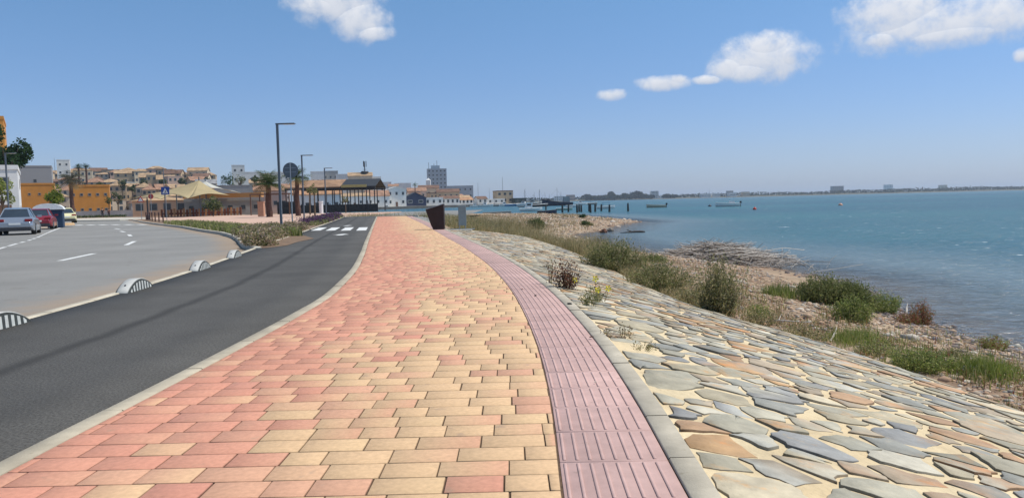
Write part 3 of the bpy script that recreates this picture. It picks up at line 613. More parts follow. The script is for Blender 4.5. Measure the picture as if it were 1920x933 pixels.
# ================================================================== VEGETATION TOOLS
def leafquads(P3, size, up=.0, aspect=.5, jitter=.3, dirs=None):
    """random leaf-sized quads at points P3 (n,3)"""
    n = len(P3); d = rng.normal(size=(n, 3)) if dirs is None else dirs+rng.normal(size=(n, 3))*jitter
    d /= np.linalg.norm(d, axis=1)[:, None]+1e-9; r = rng.normal(size=(n, 3)); s = np.cross(d, r); s /= np.linalg.norm(s, axis=1)[:, None]+1e-9
    L = (np.asarray(size)*rng.uniform(.7, 1.3, n))[:, None]; a = d*L*.5; b_ = s*L*aspect*.5
    V = np.stack([P3-a, P3+b_, P3+a, P3-b_], 1).reshape(-1, 3); Fq = np.arange(4*n).reshape(-1, 4); return V, Fq
def colvar(n, cols, amp=.15, rep=4):
    c = np.array(cols)[rng.integers(0, len(cols), n)]*rng.uniform(1-amp, 1+amp, (n, 1)); return np.repeat(c, rep, 0)
def crown(name, center, rad, n, leaf, cols, parent, clumps=16, gap=.75, flat=1.0):
    cen = np.array(center); cl = rng.normal(size=(clumps, 3)); cl /= np.linalg.norm(cl, axis=1)[:, None]; cl *= rng.uniform(.35, .85, (clumps, 1)); cl[:, 2] = np.abs(cl[:, 2])*rng.choice([1, 1, -.6], clumps)
    idx = rng.integers(0, clumps, n); off = rng.normal(size=(n, 3)); off /= np.linalg.norm(off, axis=1)[:, None]; off *= rng.uniform(.3, 1, (n, 1))**.5*rng.uniform(.2, .42, clumps)[idx][:, None]
    p = (cl[idx]+off)*np.array(rad)+cen; V, Fq = leafquads(p, leaf)
    ccl = rng.uniform(.75, 1.25, clumps)[idx]; c = colvar(n, cols)*np.repeat(ccl, 4)[:, None]
    return npmesh(name, V, [Fq], M_leaf, parent, col=c)
def tree(label, x, y, h, trunk_h, rad, cols, n=900, leaf=.3, group=None, z=None, name='tree', lean=0, tr=.12):
    z = H(x, y) if z is None else z; t_ = empty(name, (x, y, z), 0, label, 'tree', group)
    mb = MB(); mb.tube([(0, 0, -.1), (lean*.3, 0, trunk_h*.5), (lean, .05, trunk_h+rad[2]*.5)], [tr, tr*.8, tr*.5], 7)
    for k in range(5):
        a = k*1.3; mb.tube([(lean*.9, 0, trunk_h), (lean+math.cos(a)*rad[0]*.55, math.sin(a)*rad[1]*.55, trunk_h+rad[2]*.9)], [tr*.45, tr*.12], 5)
    mb.build('trunk', M_bark, t_); crown('crown', (lean, 0, h-rad[2]), rad, n, leaf, cols, t_); return t_
DG = [(.018, .045, .015), (.03, .07, .02), (.045, .09, .03)]; MG = [(.18, .20, .065), (.23, .24, .09), (.12, .145, .045)]; YG = [(.22, .26, .035), (.14, .20, .03), (.30, .30, .05), (.07, .13, .02)]
OL = [(.25, .24, .10), (.32, .29, .14), (.18, .185, .07), (.40, .34, .19)]; DRY = [(.44, .34, .18), (.36, .28, .14), (.27, .23, .10), (.52, .41, .24), (.22, .20, .09)]; BG = [(.26, .31, .07), (.33, .36, .10), (.17, .22, .05), (.40, .38, .15)]
RB = [(.32, .13, .07), (.24, .09, .05), (.16, .18, .05), (.40, .20, .10)]
def blades(P3, h, w, cols, lean=.35, seg=2):
    """thin curved blades standing on points; returns V,F,C"""
    n = len(P3); hh = np.asarray(h)*rng.uniform(.5, 1.15, n); a = rng.uniform(0, 2*np.pi, n); ln = np.abs(rng.normal(0, lean, n)); d = np.stack([np.cos(a), np.sin(a), np.zeros(n)], -1); s = np.stack([-np.sin(a), np.cos(a), np.zeros(n)], -1)
    a2 = rng.uniform(0, np.pi, n); s = np.stack([np.cos(a2), np.sin(a2), np.zeros(n)], -1)*w
    up = np.array([0, 0, 1.]); rows = []
    for k in range(seg+1):
        t_ = k/seg; c = P3+d*(ln*hh*t_**1.7)[:, None]+up*(hh*t_*(1-.25*ln*t_))[:, None]; wv = s*(1-t_)**.6*.5+s*.04
        rows += [c-wv, c+wv]
    V = np.stack(rows, 1).reshape(-1, 3); m = 2*(seg+1); b0 = np.arange(n)*m; Fq = np.concatenate([np.stack([b0+2*k, b0+2*k+1, b0+2*k+3, b0+2*k+2], -1) for k in range(seg)])
    return V, Fq, colvar(n, cols, .18, m)
def join(parts):
    V = []; Fq = []; C = []; o = 0
    for v, f, c in parts: V.append(v); Fq.append(f+o); C.append(c); o += len(v)
    return np.concatenate(V), np.concatenate(Fq), np.concatenate(C)
def bushy(base, h, w, d, cols, stems=40, leaves=18, leaf=.03, lean=.35, z0=0, dense=.5):
    """weed made of upright stems with small leaves: local arrays"""
    parts = []; r = np.sqrt(rng.uniform(0, 1, stems)); a = rng.uniform(0, 2*np.pi, stems); P0 = np.stack([r*np.cos(a)*w*.32, r*np.sin(a)*d*.32, np.zeros(stems)], -1)
    tip = P0*np.array([1+.6*lean/.35, 1+.6*lean/.35, 1])+rng.normal(0, .10*h, (stems, 3))*[1, 1, 0]; tip[:, 2] = h*(1-.45*r**2)*rng.uniform(.65, 1.05, stems)
    s = rng.normal(size=(stems, 3))*[1, 1, 0]; s /= np.linalg.norm(s, axis=1)[:, None]; s *= leaf*.14
    V = np.stack([P0-s, P0+s, tip+s*.3, tip-s*.3], 1).reshape(-1, 3); parts.append((V, np.arange(4*stems).reshape(-1, 4), colvar(stems, cols, .2)*.8))
    t_ = rng.uniform(dense*.15, 1.03, (stems, leaves)); pts = P0[:, None]+(tip-P0)[:, None]*t_[..., None]+rng.normal(0, leaf*.75, (stems, leaves, 3)); pts = pts.reshape(-1, 3)
    up = np.repeat((tip-P0)/h, leaves, 0); V, Fq = leafquads(pts, leaf, dirs=up*.8, jitter=.7, aspect=.38); parts.append((V, Fq, colvar(len(pts), cols, .25)))
    V, Fq, C = join(parts); return V+np.array([0, 0, z0]), Fq, C
def plant(name, label, cat, x, y, h, w, cols, stems=60, leaves=20, leaf=.03, group=None, z=None, d=None, lean=.35, extra=None):
    z = H(x, y) if z is None else z; V, Fq, C = bushy(None, h, w, d or w, cols, stems, leaves, leaf, lean)
    o = npmesh(name, V, [Fq], M_leaf, col=C); o.location = (x, y, z-.02); return tag(o, label, cat, group)
def tuft(name, label, x, y, h, w, cols, n=260, bw=.006, group=None, d=None, lean=.35):
    r = rng.normal(0, .33, (n, 2)); P3 = np.stack([r[:, 0]*w, r[:, 1]*(d or w), np.zeros(n)], -1); rr = np.hypot(r[:, 0], r[:, 1])/.33; V, Fq, C = blades(P3, h*(1.1-.3*np.clip(rr, 0, 2)), bw, cols, lean)
    o = npmesh(name, V, [Fq], M_leaf, col=C); o.location = (x, y, H(x, y)-.01); return tag(o, label, 'plant', group)
# ================================================================== FOREGROUND AND SHORE
# shore shrubs and grasses, each where it stands
def at(px, py, z=-1.0): 
    q = g(px, py, z)
    for _ in range(4): q = g(px, py, max(H(q.x, q.y), -1.2))
    return q
def sp(px, w): return w/F
def shr(kind, px, py, hp, wp, cols, label, **k):
    q = at(px, py); s = q.y/F; h, w = hp*s*1.02, wp*s
    if kind == 'b': return plant('shrub', label, 'shrub', q.x, q.y, h, w, cols, z=q.z, **k)
    o = tuft('grass_tuft', label, q.x, q.y, h, w, cols, **k); return o
shr('b', 1347, 592, 116, 84, OL, 'tall upright olive weed at the toe of the stone slope', stems=120, leaves=44, leaf=.05, lean=.2)
shr('b', 1150, 512, 66, 120, OL+MG, 'wide bushy olive weed left of the reed heap', stems=170, leaves=60, leaf=.055, d=1.2)
shr('b', 1232, 545, 62, 124, OL+MG+DRY[:1], 'low olive bush between the two tallest weeds by the slope', stems=150, leaves=40, leaf=.05)
shr('b', 1300, 575, 40, 80, OL+DRY[:2], 'small straggly olive weed left of the tallest weed', stems=70, leaves=30, leaf=.04)
shr('b', 1500, 638, 36, 100, OL+DRY, 'thin dusty weed at the slope edge in front of the bright green clump', stems=70, leaves=30, leaf=.035)
shr('b', 1420, 610, 34, 80, DRY+OL, 'pale dry weed right of the tallest weed', stems=60, leaves=26, leaf=.035)
shr('g', 1462, 556, 30, 74, MG+BG, 'short green grass clump below the reed heap', n=900, bw=.012)
shr('b', 1424, 596, 28, 48, BG, 'small bright green plant on the red gravel', stems=50, leaves=30, leaf=.03)
shr('b', 1545, 566, 56, 100, MG+OL[:1], 'broad dark green sea shrub at the water, left one', stems=180, leaves=50, leaf=.045, lean=.3)
shr('b', 1595, 572, 52, 80, MG, 'dark green sea shrub with a reddish top, right behind the broad one', stems=130, leaves=45, leaf=.045, lean=.2)
shr('b', 1600, 604, 54, 86, BG+MG, 'mid green bush in front of the dark sea shrubs', stems=120, leaves=45, leaf=.035, lean=.2)
shr('b', 1655, 584, 42, 74, BG+MG, 'rounded green bush at the water left of the red glasswort', stems=110, leaves=40, leaf=.035)
shr('b', 1728, 608, 50, 46, RB, 'red brown upright glasswort at the water edge', stems=60, leaves=40, leaf=.03, lean=.25)
shr('b', 1700, 606, 28, 50, RB, 'low rusty glasswort left of the upright one', stems=50, leaves=30, leaf=.028)
shr('g', 1600, 640, 34, 96, BG, 'bright green grass clump on the gravel behind the slope edge', n=1100, bw=.007)
shr('b', 1725, 690, 42, 130, BG+MG, 'spreading green plant along the slope edge', stems=170, leaves=40, leaf=.028)
shr('b', 1650, 662, 26, 90, OL+BG, 'low olive plant left of the spreading green one', stems=80, leaves=30, leaf=.026)
shr('g', 1845, 703, 50, 96, BG+YG[:2], 'yellow green tufted clump at the right edge of the slope', n=1600, bw=.006)
shr('b', 1862, 655, 32, 52, BG+RB[:2], 'small green and rust plant standing near the wet pebbles', stems=60, leaves=30, leaf=.025)
shr('b', 1790, 672, 24, 60, MG+OL, 'little dark green plant between the two big green clumps', stems=60, leaves=26, leaf=.024)
shr('b', 1005, 430, 22, 30, DG+MG, 'dark green round bush standing in the dry grass by the spit', stems=90, leaves=40, leaf=.12)
shr('b', 1097, 423, 9, 14, DG+MG, 'small dark bush on the middle of the pebble spit', stems=40, leaves=30, leaf=.12)
shr('b', 1107, 423, 6, 9, OL, 'tiny brown bush beside the small dark one on the spit', stems=30, leaves=20, leaf=.1)
shr('b', 1092, 408, 6, 12, DG, 'tiny dark bush at the back of the pebble spit', stems=30, leaves=20, leaf=.15)
shr('b', 1225, 490, 14, 50, MG, 'flat green clump at the water left of the reed heap', stems=70, leaves=30, leaf=.05)
shr('b', 1330, 560, 34, 60, DRY+OL, 'dry yellow weed behind the tallest weed', stems=50, leaves=24, leaf=.04)
# dry grass and weeds band between slope and beach: nobody could count it
def band(name, label, pts, h, cols, bw, leafy=0, lf=.05, lean=.3):
    P3 = np.array(pts); V, Fq, C = blades(P3, h, bw, cols, lean); parts = [(V, Fq, C)]
    if leafy:
        k = rng.integers(0, len(P3), leafy); hh = (h if np.isscalar(h) else np.asarray(h)[k]); p = P3[k]+rng.normal(0, .06, (leafy, 3)); p[:, 2] = P3[k][:, 2]+hh*rng.uniform(.1, .95, leafy); V, Fq = leafquads(p, lf, aspect=.4); parts.append((V, Fq, colvar(leafy, cols, .25)))
    V, Fq, C = join(parts); o = npmesh(name, V, [Fq], M_leaf, col=C); return tag(o, label, 'grass', kind='stuff')
pts = []; hs_ = []
while len(pts) < 24000:
    y = 12+50*random.random()**.75; r = float(fR(y)) if y < 31 else float(edgeX(y))+1.5*min(1, (y-31)/3)
    wd = .9+2.4*ss(y, 16, 34)+1.6*ss(y, 36, 48); x = r+.05+abs(random.gauss(0, .42))*wd
    if vnoise(x*1.3, y*1.1) < .25 and random.random() < .75: continue
    z = H(x, y)
    if z < -1.17: continue
    pts.append((x, y, z)); hs_.append(float(.24+.36*ss(y, 15, 24)+.32*ss(y, 28, 42))*(.6+.6*vnoise(x*.9, y*.7)))
band('dry_grass', 'tall dry tan grass and weeds along the foot of the stone slope', pts, np.array(hs_), DRY+DRY+OL, .013, 22000, .045)
pts = []; hs_ = []
for _ in range(5500):
    y = random.uniform(31.8, 72); e = float(edgeX(y)); x = e+random.uniform(.35, 1.0)+abs(random.gauss(0, 1.0)); pts.append((x, y, H(x, y))); hs_.append(random.uniform(.3, .8))
for _ in range(1800):
    y = random.uniform(68.4, 84); x = random.uniform(-22, -9); pts.append((x, y, H(x, y))); hs_.append(random.uniform(.15, .5))
band('weeds', 'dry weeds growing behind the brown panel and past the path end', pts, np.array(hs_), DRY+OL, .03, 9000, .09)
pts = []
for _ in range(7000):
    y = random.uniform(50, 115); x = random.uniform(-6, 10); 
    if H(x, y) < -1.1 or vnoise(x*.4, y*.2) < .5: continue
    pts.append((x, y, H(x, y)))
if pts: band('sparse_grass', 'sparse tan grass scattered over the pebble spit', pts, .28, DRY, .04, 0)
pts = []; hs_ = []
while len(pts) < 9000:
    y = 5+26*random.random()**1.2; x = fR(y)+.1+abs(random.gauss(0, 1.1))+(.9 if random.random() < .25 else 0); z = H(x, y)
    if z < -1.16 or vnoise(x*2.1+3, y*1.4)+.35*vnoise(x*5, y*4) < .62: continue
    pts.append((x, y, z)); hs_.append(random.uniform(.04, .20))
band('beach_weeds', 'low mixed weeds and dead stems scattered over the narrow beach', pts, np.array(hs_), OL+DRY+BG+RB, .010, 16000, .028)
# pebbles and stones
def rocks(name, label, n, posf, size, cols):
    bm = bmesh.new(); bmesh.ops.create_icosphere(bm, subdivisions=1, radius=1); base = np.array([v.co[:] for v in bm.verts]); fb = np.array([[v.index for v in f.verts] for f in bm.faces]); bm.free()
    P3 = np.array([posf() for _ in range(n)]); s = size*np.exp(rng.normal(0, .45, n)); sc = rng.uniform(.6, 1.3, (n, 3))*[1, 1, .55]
    V = base[None]*(1+rng.normal(0, .13, (n, len(base), 1))); V = V*sc[:, None]*s[:, None, None]; a = rng.uniform(0, 6.28, n); ca, sa = np.cos(a)[:, None], np.sin(a)[:, None]
    V = np.stack([V[..., 0]*ca-V[..., 1]*sa, V[..., 0]*sa+V[..., 1]*ca, V[..., 2]], -1)+P3[:, None]
    Fq = (fb[None]+(np.arange(n)*len(base))[:, None, None]).reshape(-1, 3); c = colvar(n, cols, .2, len(base)); o = npmesh(name, V.reshape(-1, 3), [Fq], M_rock, col=c); return tag(o, label, 'pebbles', kind='stuff')
PB = [(.38, .24, .15), (.46, .31, .20), (.29, .19, .13), (.50, .39, .28), (.27, .23, .20), (.40, .26, .16), (.52, .45, .36)]
def pb1():
    while True:
        y = 4+26*random.random()**1.35; x = float(fR(y))+random.uniform(.05, 4.2); z = H(x, y)
        if z > -1.27: return (x, y, z)
rocks('beach_pebbles', 'reddish and tan pebbles covering the narrow beach', 15000, pb1, .026, PB)
def pb2():
    while True:
        y = random.uniform(34, 126); x = random.uniform(-4, 13)
        if H(x, y) > -1.25+.08*random.random() and x > float(edgeX(y))+2.5: return (x, y, H(x, y))
rocks('spit_stones', 'tan and red stones covering the low spit running into the water', 8000, pb2, .065, PB+[(.62, .5, .38)])
WP = [(.16, .12, .10), (.24, .19, .16), (.11, .09, .08), (.30, .26, .24)]
def pb3():
    while True:
        y = 6.5+15*random.random(); x = float(np.interp(y, [5, 12, 14, 17, 20], [7.05, 7.0, 7.1, 8, 8.6]))+random.gauss(-.15, .5); z = H(x, y)
        if z > -1.3: return (x, y, z)
rocks('wet_pebbles', 'dark wet pebbles at the water line', 2600, pb3, .028, WP)
def boulder(px, py, s, c, label, z=-1.15):
    q = at(px, py); bm = bmesh.new(); bmesh.ops.create_icosphere(bm, subdivisions=3, radius=s)
    sx, sy = random.uniform(.9, 1.4), random.uniform(.7, 1)
    for v in bm.verts: 
        k = 1+.16*math.sin(v.co.x*5/s+px)+.12*math.sin(v.co.y*4/s+py)+.08*math.sin(v.co.z*9/s); v.co = Vector((v.co.x*sx*k, v.co.y*sy*k, v.co.z*.6*k))
    me = bpy.data.meshes.new('boulder'); bm.to_mesh(me); bm.free(); me.materials.append(mat('stone_%d' % int(px), c, rough=.85, var=.3, scale=12, bump=.01)); o = bpy.data.objects.new('boulder', me); COL.objects.link(o); o.location = (q.x, q.y, q.z+s*.25); tag(o, label, 'rock')
boulder(1827, 699, .10, (.42, .40, .37), 'pale grey boulder beside the yellow green clump')
boulder(1132, 436, .27, (.16, .07, .04), 'dark rusty block at the edge of the spit')
boulder(1145, 433, .25, (.2, .17, .14), 'small flat grey rock right of the rusty block')
boulder(1780, 745, .09, (.36, .35, .32), 'flat grey stone lying on the gravel below the clump')
# log in the shallows
mb = MB(); mb.tube([(-.9, 0, .0), (-.4, .03, .04), (.1, .06, .06), (.6, 0, .07), (.8, -.02, .05)], [.03, .06, .09, .08, .05], 9); mb.tube([(-.1, .05, .1), (-.4, .1, .22)], [.05, .02], 6)
o = mb.build('driftwood_log', mat('wet_wood', (.035, .028, .025), rough=.6, var=.4, scale=9, bump=.01), smooth=True); q = g(1187, 436, -1.2); o.location = (q.x, q.y, -1.22); o.rotation_euler = (0, 0, .1); tag(o, 'black driftwood log lying in the shallows by the spit', 'log')
# heap of dead reeds
V = []; Fq = []; C = []; rp = []
for k in range(1700):
    u = random.gauss(0, 1); v = random.gauss(0, 1); x = 6.6+u*.95+.2*v; y = 24.6-u*.5+v*.7; e = math.exp(-(u*u+v*v)*.33); z = H(x, y)*0-1.15+e*random.uniform(.05, .66)+.04
    a = random.gauss(.15, .75); L = random.uniform(.35, 1.5); el_ = random.gauss(.05, .25); d = Vector((math.cos(a)*math.cos(el_), math.sin(a)*math.cos(el_), math.sin(el_)))*L/2
    c = random.choice([(.34, .28, .23), (.46, .39, .33), (.20, .16, .13), (.56, .50, .43), (.50, .44, .38), (.26, .22, .18), (.12, .09, .07)]); r = random.uniform(.004, .012); p0, p1 = Vector((x, y, z))-d, Vector((x, y, z))+d; p0.z = max(p0.z, -1.24); p1.z = max(p1.z, -1.24); m = (p0+p1)/2+Vector((0, 0, random.uniform(-.03, .08)))
    n0 = len(V)
    for p in (p0, m, p1):
        V += [p+Vector((0, 0, r)), p+Vector((.87*r*math.sin(a), -.87*r*math.cos(a), -r*.5)), p+Vector((-.87*r*math.sin(a), .87*r*math.cos(a), -r*.5))]; C += [c]*3
    for s_ in (0, 3): 
        for k2 in range(3): Fq.append((n0+s_+k2, n0+s_+(k2+1) % 3, n0+s_+3+(k2+1) % 3, n0+s_+3+k2))
for k in range(9):   # a few long stalks sticking out
    x, y = 7.2+random.uniform(-1.4, .9), 23.2+random.uniform(-.8, .8); z = -.85+random.uniform(-.1, .25); a = random.uniform(-.5, .6); L = random.uniform(.8, 1.6); n0 = len(V); p0 = Vector((x, y, z)); c = (.62, .55, .46)
    for i, t_ in enumerate((0, .5, 1)):
        p = p0+Vector((math.cos(a)*L*t_, math.sin(a)*L*t_*.4, .35*t_-.35*t_*t_)); r = .012
        V += [p+Vector((0, 0, r)), p+Vector((0, -r, -r*.5)), p+Vector((0, r, -r*.5))]; C += [c]*3
    for s_ in (0, 3):
        for k2 in range(3): Fq.append((n0+s_+k2, n0+s_+(k2+1) % 3, n0+s_+3+(k2+1) % 3, n0+s_+3+k2))
tag(npmesh('reed_heap', np.array([v[:] for v in V]), [np.array(Fq)], M_rock, col=np.array(C)), 'grey tangled heap of dead reeds and sticks washed up at the water', 'driftwood')
# strewn sticks near the slope toe
for (px, py, L, a, lab) in ((1460, 610, .9, -.55, 'pale dry branch lying on the gravel by the slope toe'), (1565, 636, .4, .9, 'short bleached stick beside the bright green grass clump'), (1700, 585, .5, 1.1, 'bleached reed stalk leaning in the dark sea shrub')):
    q = at(px, py); mb = MB(); d = Vector((math.cos(a), math.sin(a), .1))*L/2; mb.tube([-d, Vector((0, 0, .05)), d], [.012, .016, .006], 6); mb.tube([Vector((0, 0, .05)), Vector((.1, .16, .12))], [.009, .003], 5); o = mb.build('branch', mat('bleached_wood', (.55, .48, .40), rough=.9)); o.location = q+Vector((0, 0, .03)); tag(o, lab, 'branch')
# plants by the slope kerb
def kerb_plant(y, dx, h, w, cols, label, flowers=(), **k):
    x = float(fK(y))+dx; t_ = empty('flowering_plant' if flowers else 'weed_plant', (x, y, float(Zr(x, y))), 0, label, 'plant')
    V, Fq, C = bushy(None, h, w, w, cols, **k); npmesh('foliage', V, [Fq], M_leaf, t_, col=C)
    for (fx, fy, fz) in flowers:
        mb = MB(); r = .030
        for q in range(5):
            a = q*1.2566+fx*9; mb.add([(fx, fy, fz), (fx+r*math.cos(a-.45), fy+r*.5*math.sin(a-.45)-.012, fz+r*math.sin(a-.45)), (fx+r*1.25*math.cos(a), fy-.018, fz+r*1.25*math.sin(a)), (fx+r*math.cos(a+.45), fy-.012, fz+r*math.sin(a+.45))], [(0, 1, 2, 3)])
        mb.tube([(fx, fy+.01, fz), (fx*.5, fy*.5, fz*.4), (fx*.2, 0, 0)], [.003, .003, .003], 4, m=1)
        mb.build('flower', [mat('yellow_petal', (.75, .62, .03), rough=.7), M_bark], t_)
REDL = [(.10, .035, .03), (.16, .06, .04), (.07, .05, .025), (.22, .12, .07)]
kerb_plant(9.25, .14, .40, .34, REDL, 'dark red leafy weed growing at the kerb with a yellow flower', [(.10, -.10, .12)], stems=34, leaves=26, leaf=.035, lean=.25)
kerb_plant(9.6, .0, .42, .10, REDL+OL, 'thin brown upright stalk left of the dark red weed', (), stems=5, leaves=26, leaf=.03)
kerb_plant(8.3, .34, .20, .30, MG+OL+DRY, 'low green weed by the kerb with three yellow flowers', [(-.02, -.05, .26), (.0, -.08, .14), (.12, -.04, .15)], stems=20, leaves=16, leaf=.03)
kerb_plant(7.7, .16, .18, .20, MG+OL, 'small green sprig at the kerb in front of the yellow flowers', (), stems=16, leaves=14, leaf=.026)
kerb_plant(5.9, .12, .10, .30, DRY+REDL, 'dry brown sprigs at the kerb corner beside the slate slabs', (), stems=26, leaves=8, leaf=.02)
kerb_plant(5.45, .20, .05, .26, MG+DRY, 'flat green sprigs nearest on the kerb joint', (), stems=20, leaves=8, leaf=.018)
# dead leaves and a bottle cap sized bits on the strip
def bit(px, py, s, c, label, z=.006):
    s *= .62
    q = g(px, py, z); mb = MB(); n = 7; mb.loft([[(q2*math.cos(k*6.283/n)*s*(1+.3*math.sin(k*2.3)), q2*math.sin(k*6.283/n)*s*.7, zz) for k in range(n)] for q2, zz in ((.8, 0), (1, .3*s), (.5, .55*s))]); o = mb.build('dry_leaf', mat('leaf_%s' % c[0], c[1], rough=.9)); o.location = q; o.rotation_euler = (.2, .1, px); tag(o, label, 'leaf')
bit(1004, 554, .030, ('dark', (.06, .035, .03)), 'dark curled leaf in the middle of the ribbed strip')
bit(979, 542, .022, ('brown', (.16, .07, .05)), 'small brown leaf on the left of the ribbed strip')
bit(1068, 570, .042, ('black', (.02, .02, .02)), 'black crumpled bit lying on the slope kerb')
bit(1109, 632, .028, ('rust', (.12, .06, .04)), 'rusty curled leaf standing at the kerb edge', z=.012)
bit(1116, 716, .012, ('pale', (.6, .5, .4)), 'pale tiny fleck on the ribbed strip')
bit(1397, 767, .045, ('blue', (.05, .06, .13)), 'dark blue shiny scrap caught between slate slabs', z=-.18)
# ---- median planting
def scat_poly(A_, B_, n, h, jit=.0):
    r = []
    for _ in range(n):
        i = random.randrange(len(A_)-1); u, v = random.random(), random.random(); p = Vector(A_[i]).lerp(Vector(A_[i+1]), u); q = Vector(B_[i]).lerp(Vector(B_[i+1]), u); c = p.lerp(q, v); r.append((c.x, c.y, .01))
    return r
Lb = RIk[1:]; Rb = [inset(RI, .3)[0], inset(RI, .9)[1], inset(RI, 1.5)[2]]+inset(RI, 2.2)[3:]; Rb = Rb[1:]
p = scat_poly(Lb[3:9], Rb[3:9], 5200, 0); band('median_grass', 'green grass strip on the median along the road edge', p, .30, BG+OL+MG, .05, 4000, .10)
p = [(*q,.01) for q in [(Vector(RI[i]).lerp(Vector(RI[i+1]), random.random())) for i in range(0)]]
def hedge(name, label, rows, h, cols, n, leaf, cat='hedge'):
    """rows: list of (x,y,radius)"""
    P3 = []
    for _ in range(n):
        x, y, r = random.choice(rows); d = rng.normal(size=3); d /= np.linalg.norm(d); q = random.random()**.4; P3.append((x+d[0]*r*q, y+d[1]*r*q, abs(d[2])*h*q*random.uniform(.75, 1.05)+.02))
    V, Fq = leafquads(np.array(P3), leaf); o = npmesh(name, V, [Fq], M_leaf, col=colvar(n, cols, .25)); return tag(o, label, cat, kind='stuff')
PKD = [(.42, .32, .20), (.30, .25, .12), (.45, .36, .27), (.20, .19, .07), (.36, .24, .17), (.13, .14, .05)]
rows = []
for _ in range(130):
    y = random.uniform(20.6, 36); l = max(float(np.interp(y, [p[1] for p in RI], [p[0] for p in RI]))+.35, float(fD(y))-2.3); r = float(fD(y))-.30; rows.append((random.uniform(l, max(l+.05, r)), y, random.uniform(.35, .5)))
hedge('dry_shrubs', 'low dry pinkish tan shrubs filling the tip of the median', rows, .42, PKD, 26000, .075, 'shrubs')
rows = [(float(fD(y))-.75+random.gauss(0, .22), y, .45) for y in np.arange(42.5, 72, .35)]
hedge('flower_hedge', 'low hedge with purple flowers along the bike path', rows, .5, [(.14, .05, .15), (.20, .09, .20), (.09, .05, .08), (.06, .09, .03), (.10, .05, .10)], 14000, .10)
rows = [(float(fD(y))-.45+random.gauss(0, .16), y, .3) for y in np.arange(41.6, 70, .35)]
hedge('green_edging', 'low green plants in front of the purple hedge', rows, .28, MG+OL, 5000, .08, 'plants')
# ---- bike lane separators
M_stripe = mat('white_reflective', (.58, .58, .53), rough=.5, var=.2, scale=20); M_rub = mat('recycled_rubber', (.055, .06, .055), rough=.75, var=.25, scale=25, bump=.002); M_plas = mat('pale_plastic', (.46, .45, .41), rough=.55, var=.12, scale=9)
def separator(x, y, rz, label):
    t_ = empty('lane_separator', (x, y, -.002), rz, label, 'lane separator', 'striped separators along the bike path kerb'); L, Wd, Hh = .88, .20, .145; n = 22
    prof = [(L*(-.5+k/n), Hh*math.sin(math.pi*k/n)**.72) for k in range(n+1)]   # y along, z
    mb = MB(); w0 = Wd/2-.012
    mb.loft([[(-w0*(1-.10*(z/Hh)), yy, z-.004) for yy, z in prof], [(w0*(1-.10*(z/Hh)), yy, z-.004) for yy, z in prof]], closed=False, cap=True)
    mb.build('body', M_rub, t_)
    mb = MB(); rings = []
    for yy, z in prof: rings.append([(-Wd*.36, yy, z), (-Wd*.30, yy, z+.012), (Wd*.30, yy, z+.012), (Wd*.36, yy, z)])
    mb.loft(rings, cap=True); mb.build('top_strap', M_plas, t_, smooth=True)
    mb = MB(); mb.tube([(0, -.31, prof[3][1]+.006), (0, -.32, prof[3][1]+.022)], [.012, .012], 8); mb.build('bolt', M_dark, t_)
    for sgn in (1, -1):
        for k in range(8):
            y0 = -.37+k*.096; y1 = y0+.048; zt = lambda yy: Hh*math.sin(math.pi*(yy/L+.5))**.72-.022
            X = sgn*(w0+.003); z0, z1 = max(zt(y0), .01), max(zt(y1), .01)
            mb = MB(); mb.add([(X, y0, .006), (X, y1, .006), (X*.93, y1, z1), (X*.93, y0, z0), (X-.01*sgn, y0, .006), (X-.01*sgn, y1, .006), (X*.93-.01*sgn, y1, z1), (X*.93-.01*sgn, y0, z0)], [(0, 1, 2, 3), (4, 5, 6, 7), (0, 1, 5, 4), (2, 3, 7, 6), (0, 3, 7, 4), (1, 2, 6, 5)]); mb.build('stripe', M_stripe, t_)
    return t_
for (y, lab) in ((6.9, 'nearest striped separator, cut by the left edge of the view'), (10.05, 'second nearest striped separator, its whole striped side in view'), (13.25, 'third separator from the camera on the road kerb'), (16.35, 'farthest separator, near the tip of the planted median'), (3.7, None)):
    if lab: e = .1; separator(float(fD(y))+.03, y, -math.atan2(float(fD(y+e)-fD(y-e)), 2*e), lab)
# ---- brown panel and grey slab sign
t_ = empty('brown_lectern', (-2.72, 30.6, -.04), 0, 'dark brown steel lectern standing at the path edge', 'lectern')
mb = MB(); mb.prism([(0, 0), (0, 1.05), (-.73, .84), (-.53, .22), (-.42, 0)], .5, axis='y'); mb.build('body', M_corten, t_, bevel=.008)
mb = MB(); mb.add([(.01, -.02, 1.055), (.01, .52, 1.055), (-.75, .52, .842), (-.75, -.02, .842), (.01, -.02, 1.085), (.01, .52, 1.085), (-.75, .52, .87), (-.75, -.02, .87)], [(0, 1, 2, 3), (4, 5, 6, 7), (0, 1, 5, 4), (1, 2, 6, 5), (2, 3, 7, 6), (3, 0, 4, 7)]); mb.build('top_plate', M_alu, t_)
t_ = empty('grey_slab_sign', (-2.0, 31.0, -.03), .05, 'pale grey upright slab on thin legs beside the brown lectern', 'sign')
mb = MB(); mb.box(-.16, .16, -.06, .06, .16, .98); mb.build('slab', mat('grey_panel', (.23, .27, .28), rough=.5, var=.1), t_, bevel=.01)
for x in (-.12, .12): mb = MB(); mb.tube([(x, 0, 0), (x, 0, .17)], .018, 8); mb.build('leg', M_alu, t_)
mb = MB(); mb.box(-.5, .5, -.22, .22, 0, .02); mb.build('base_plate', M_alu, t_)
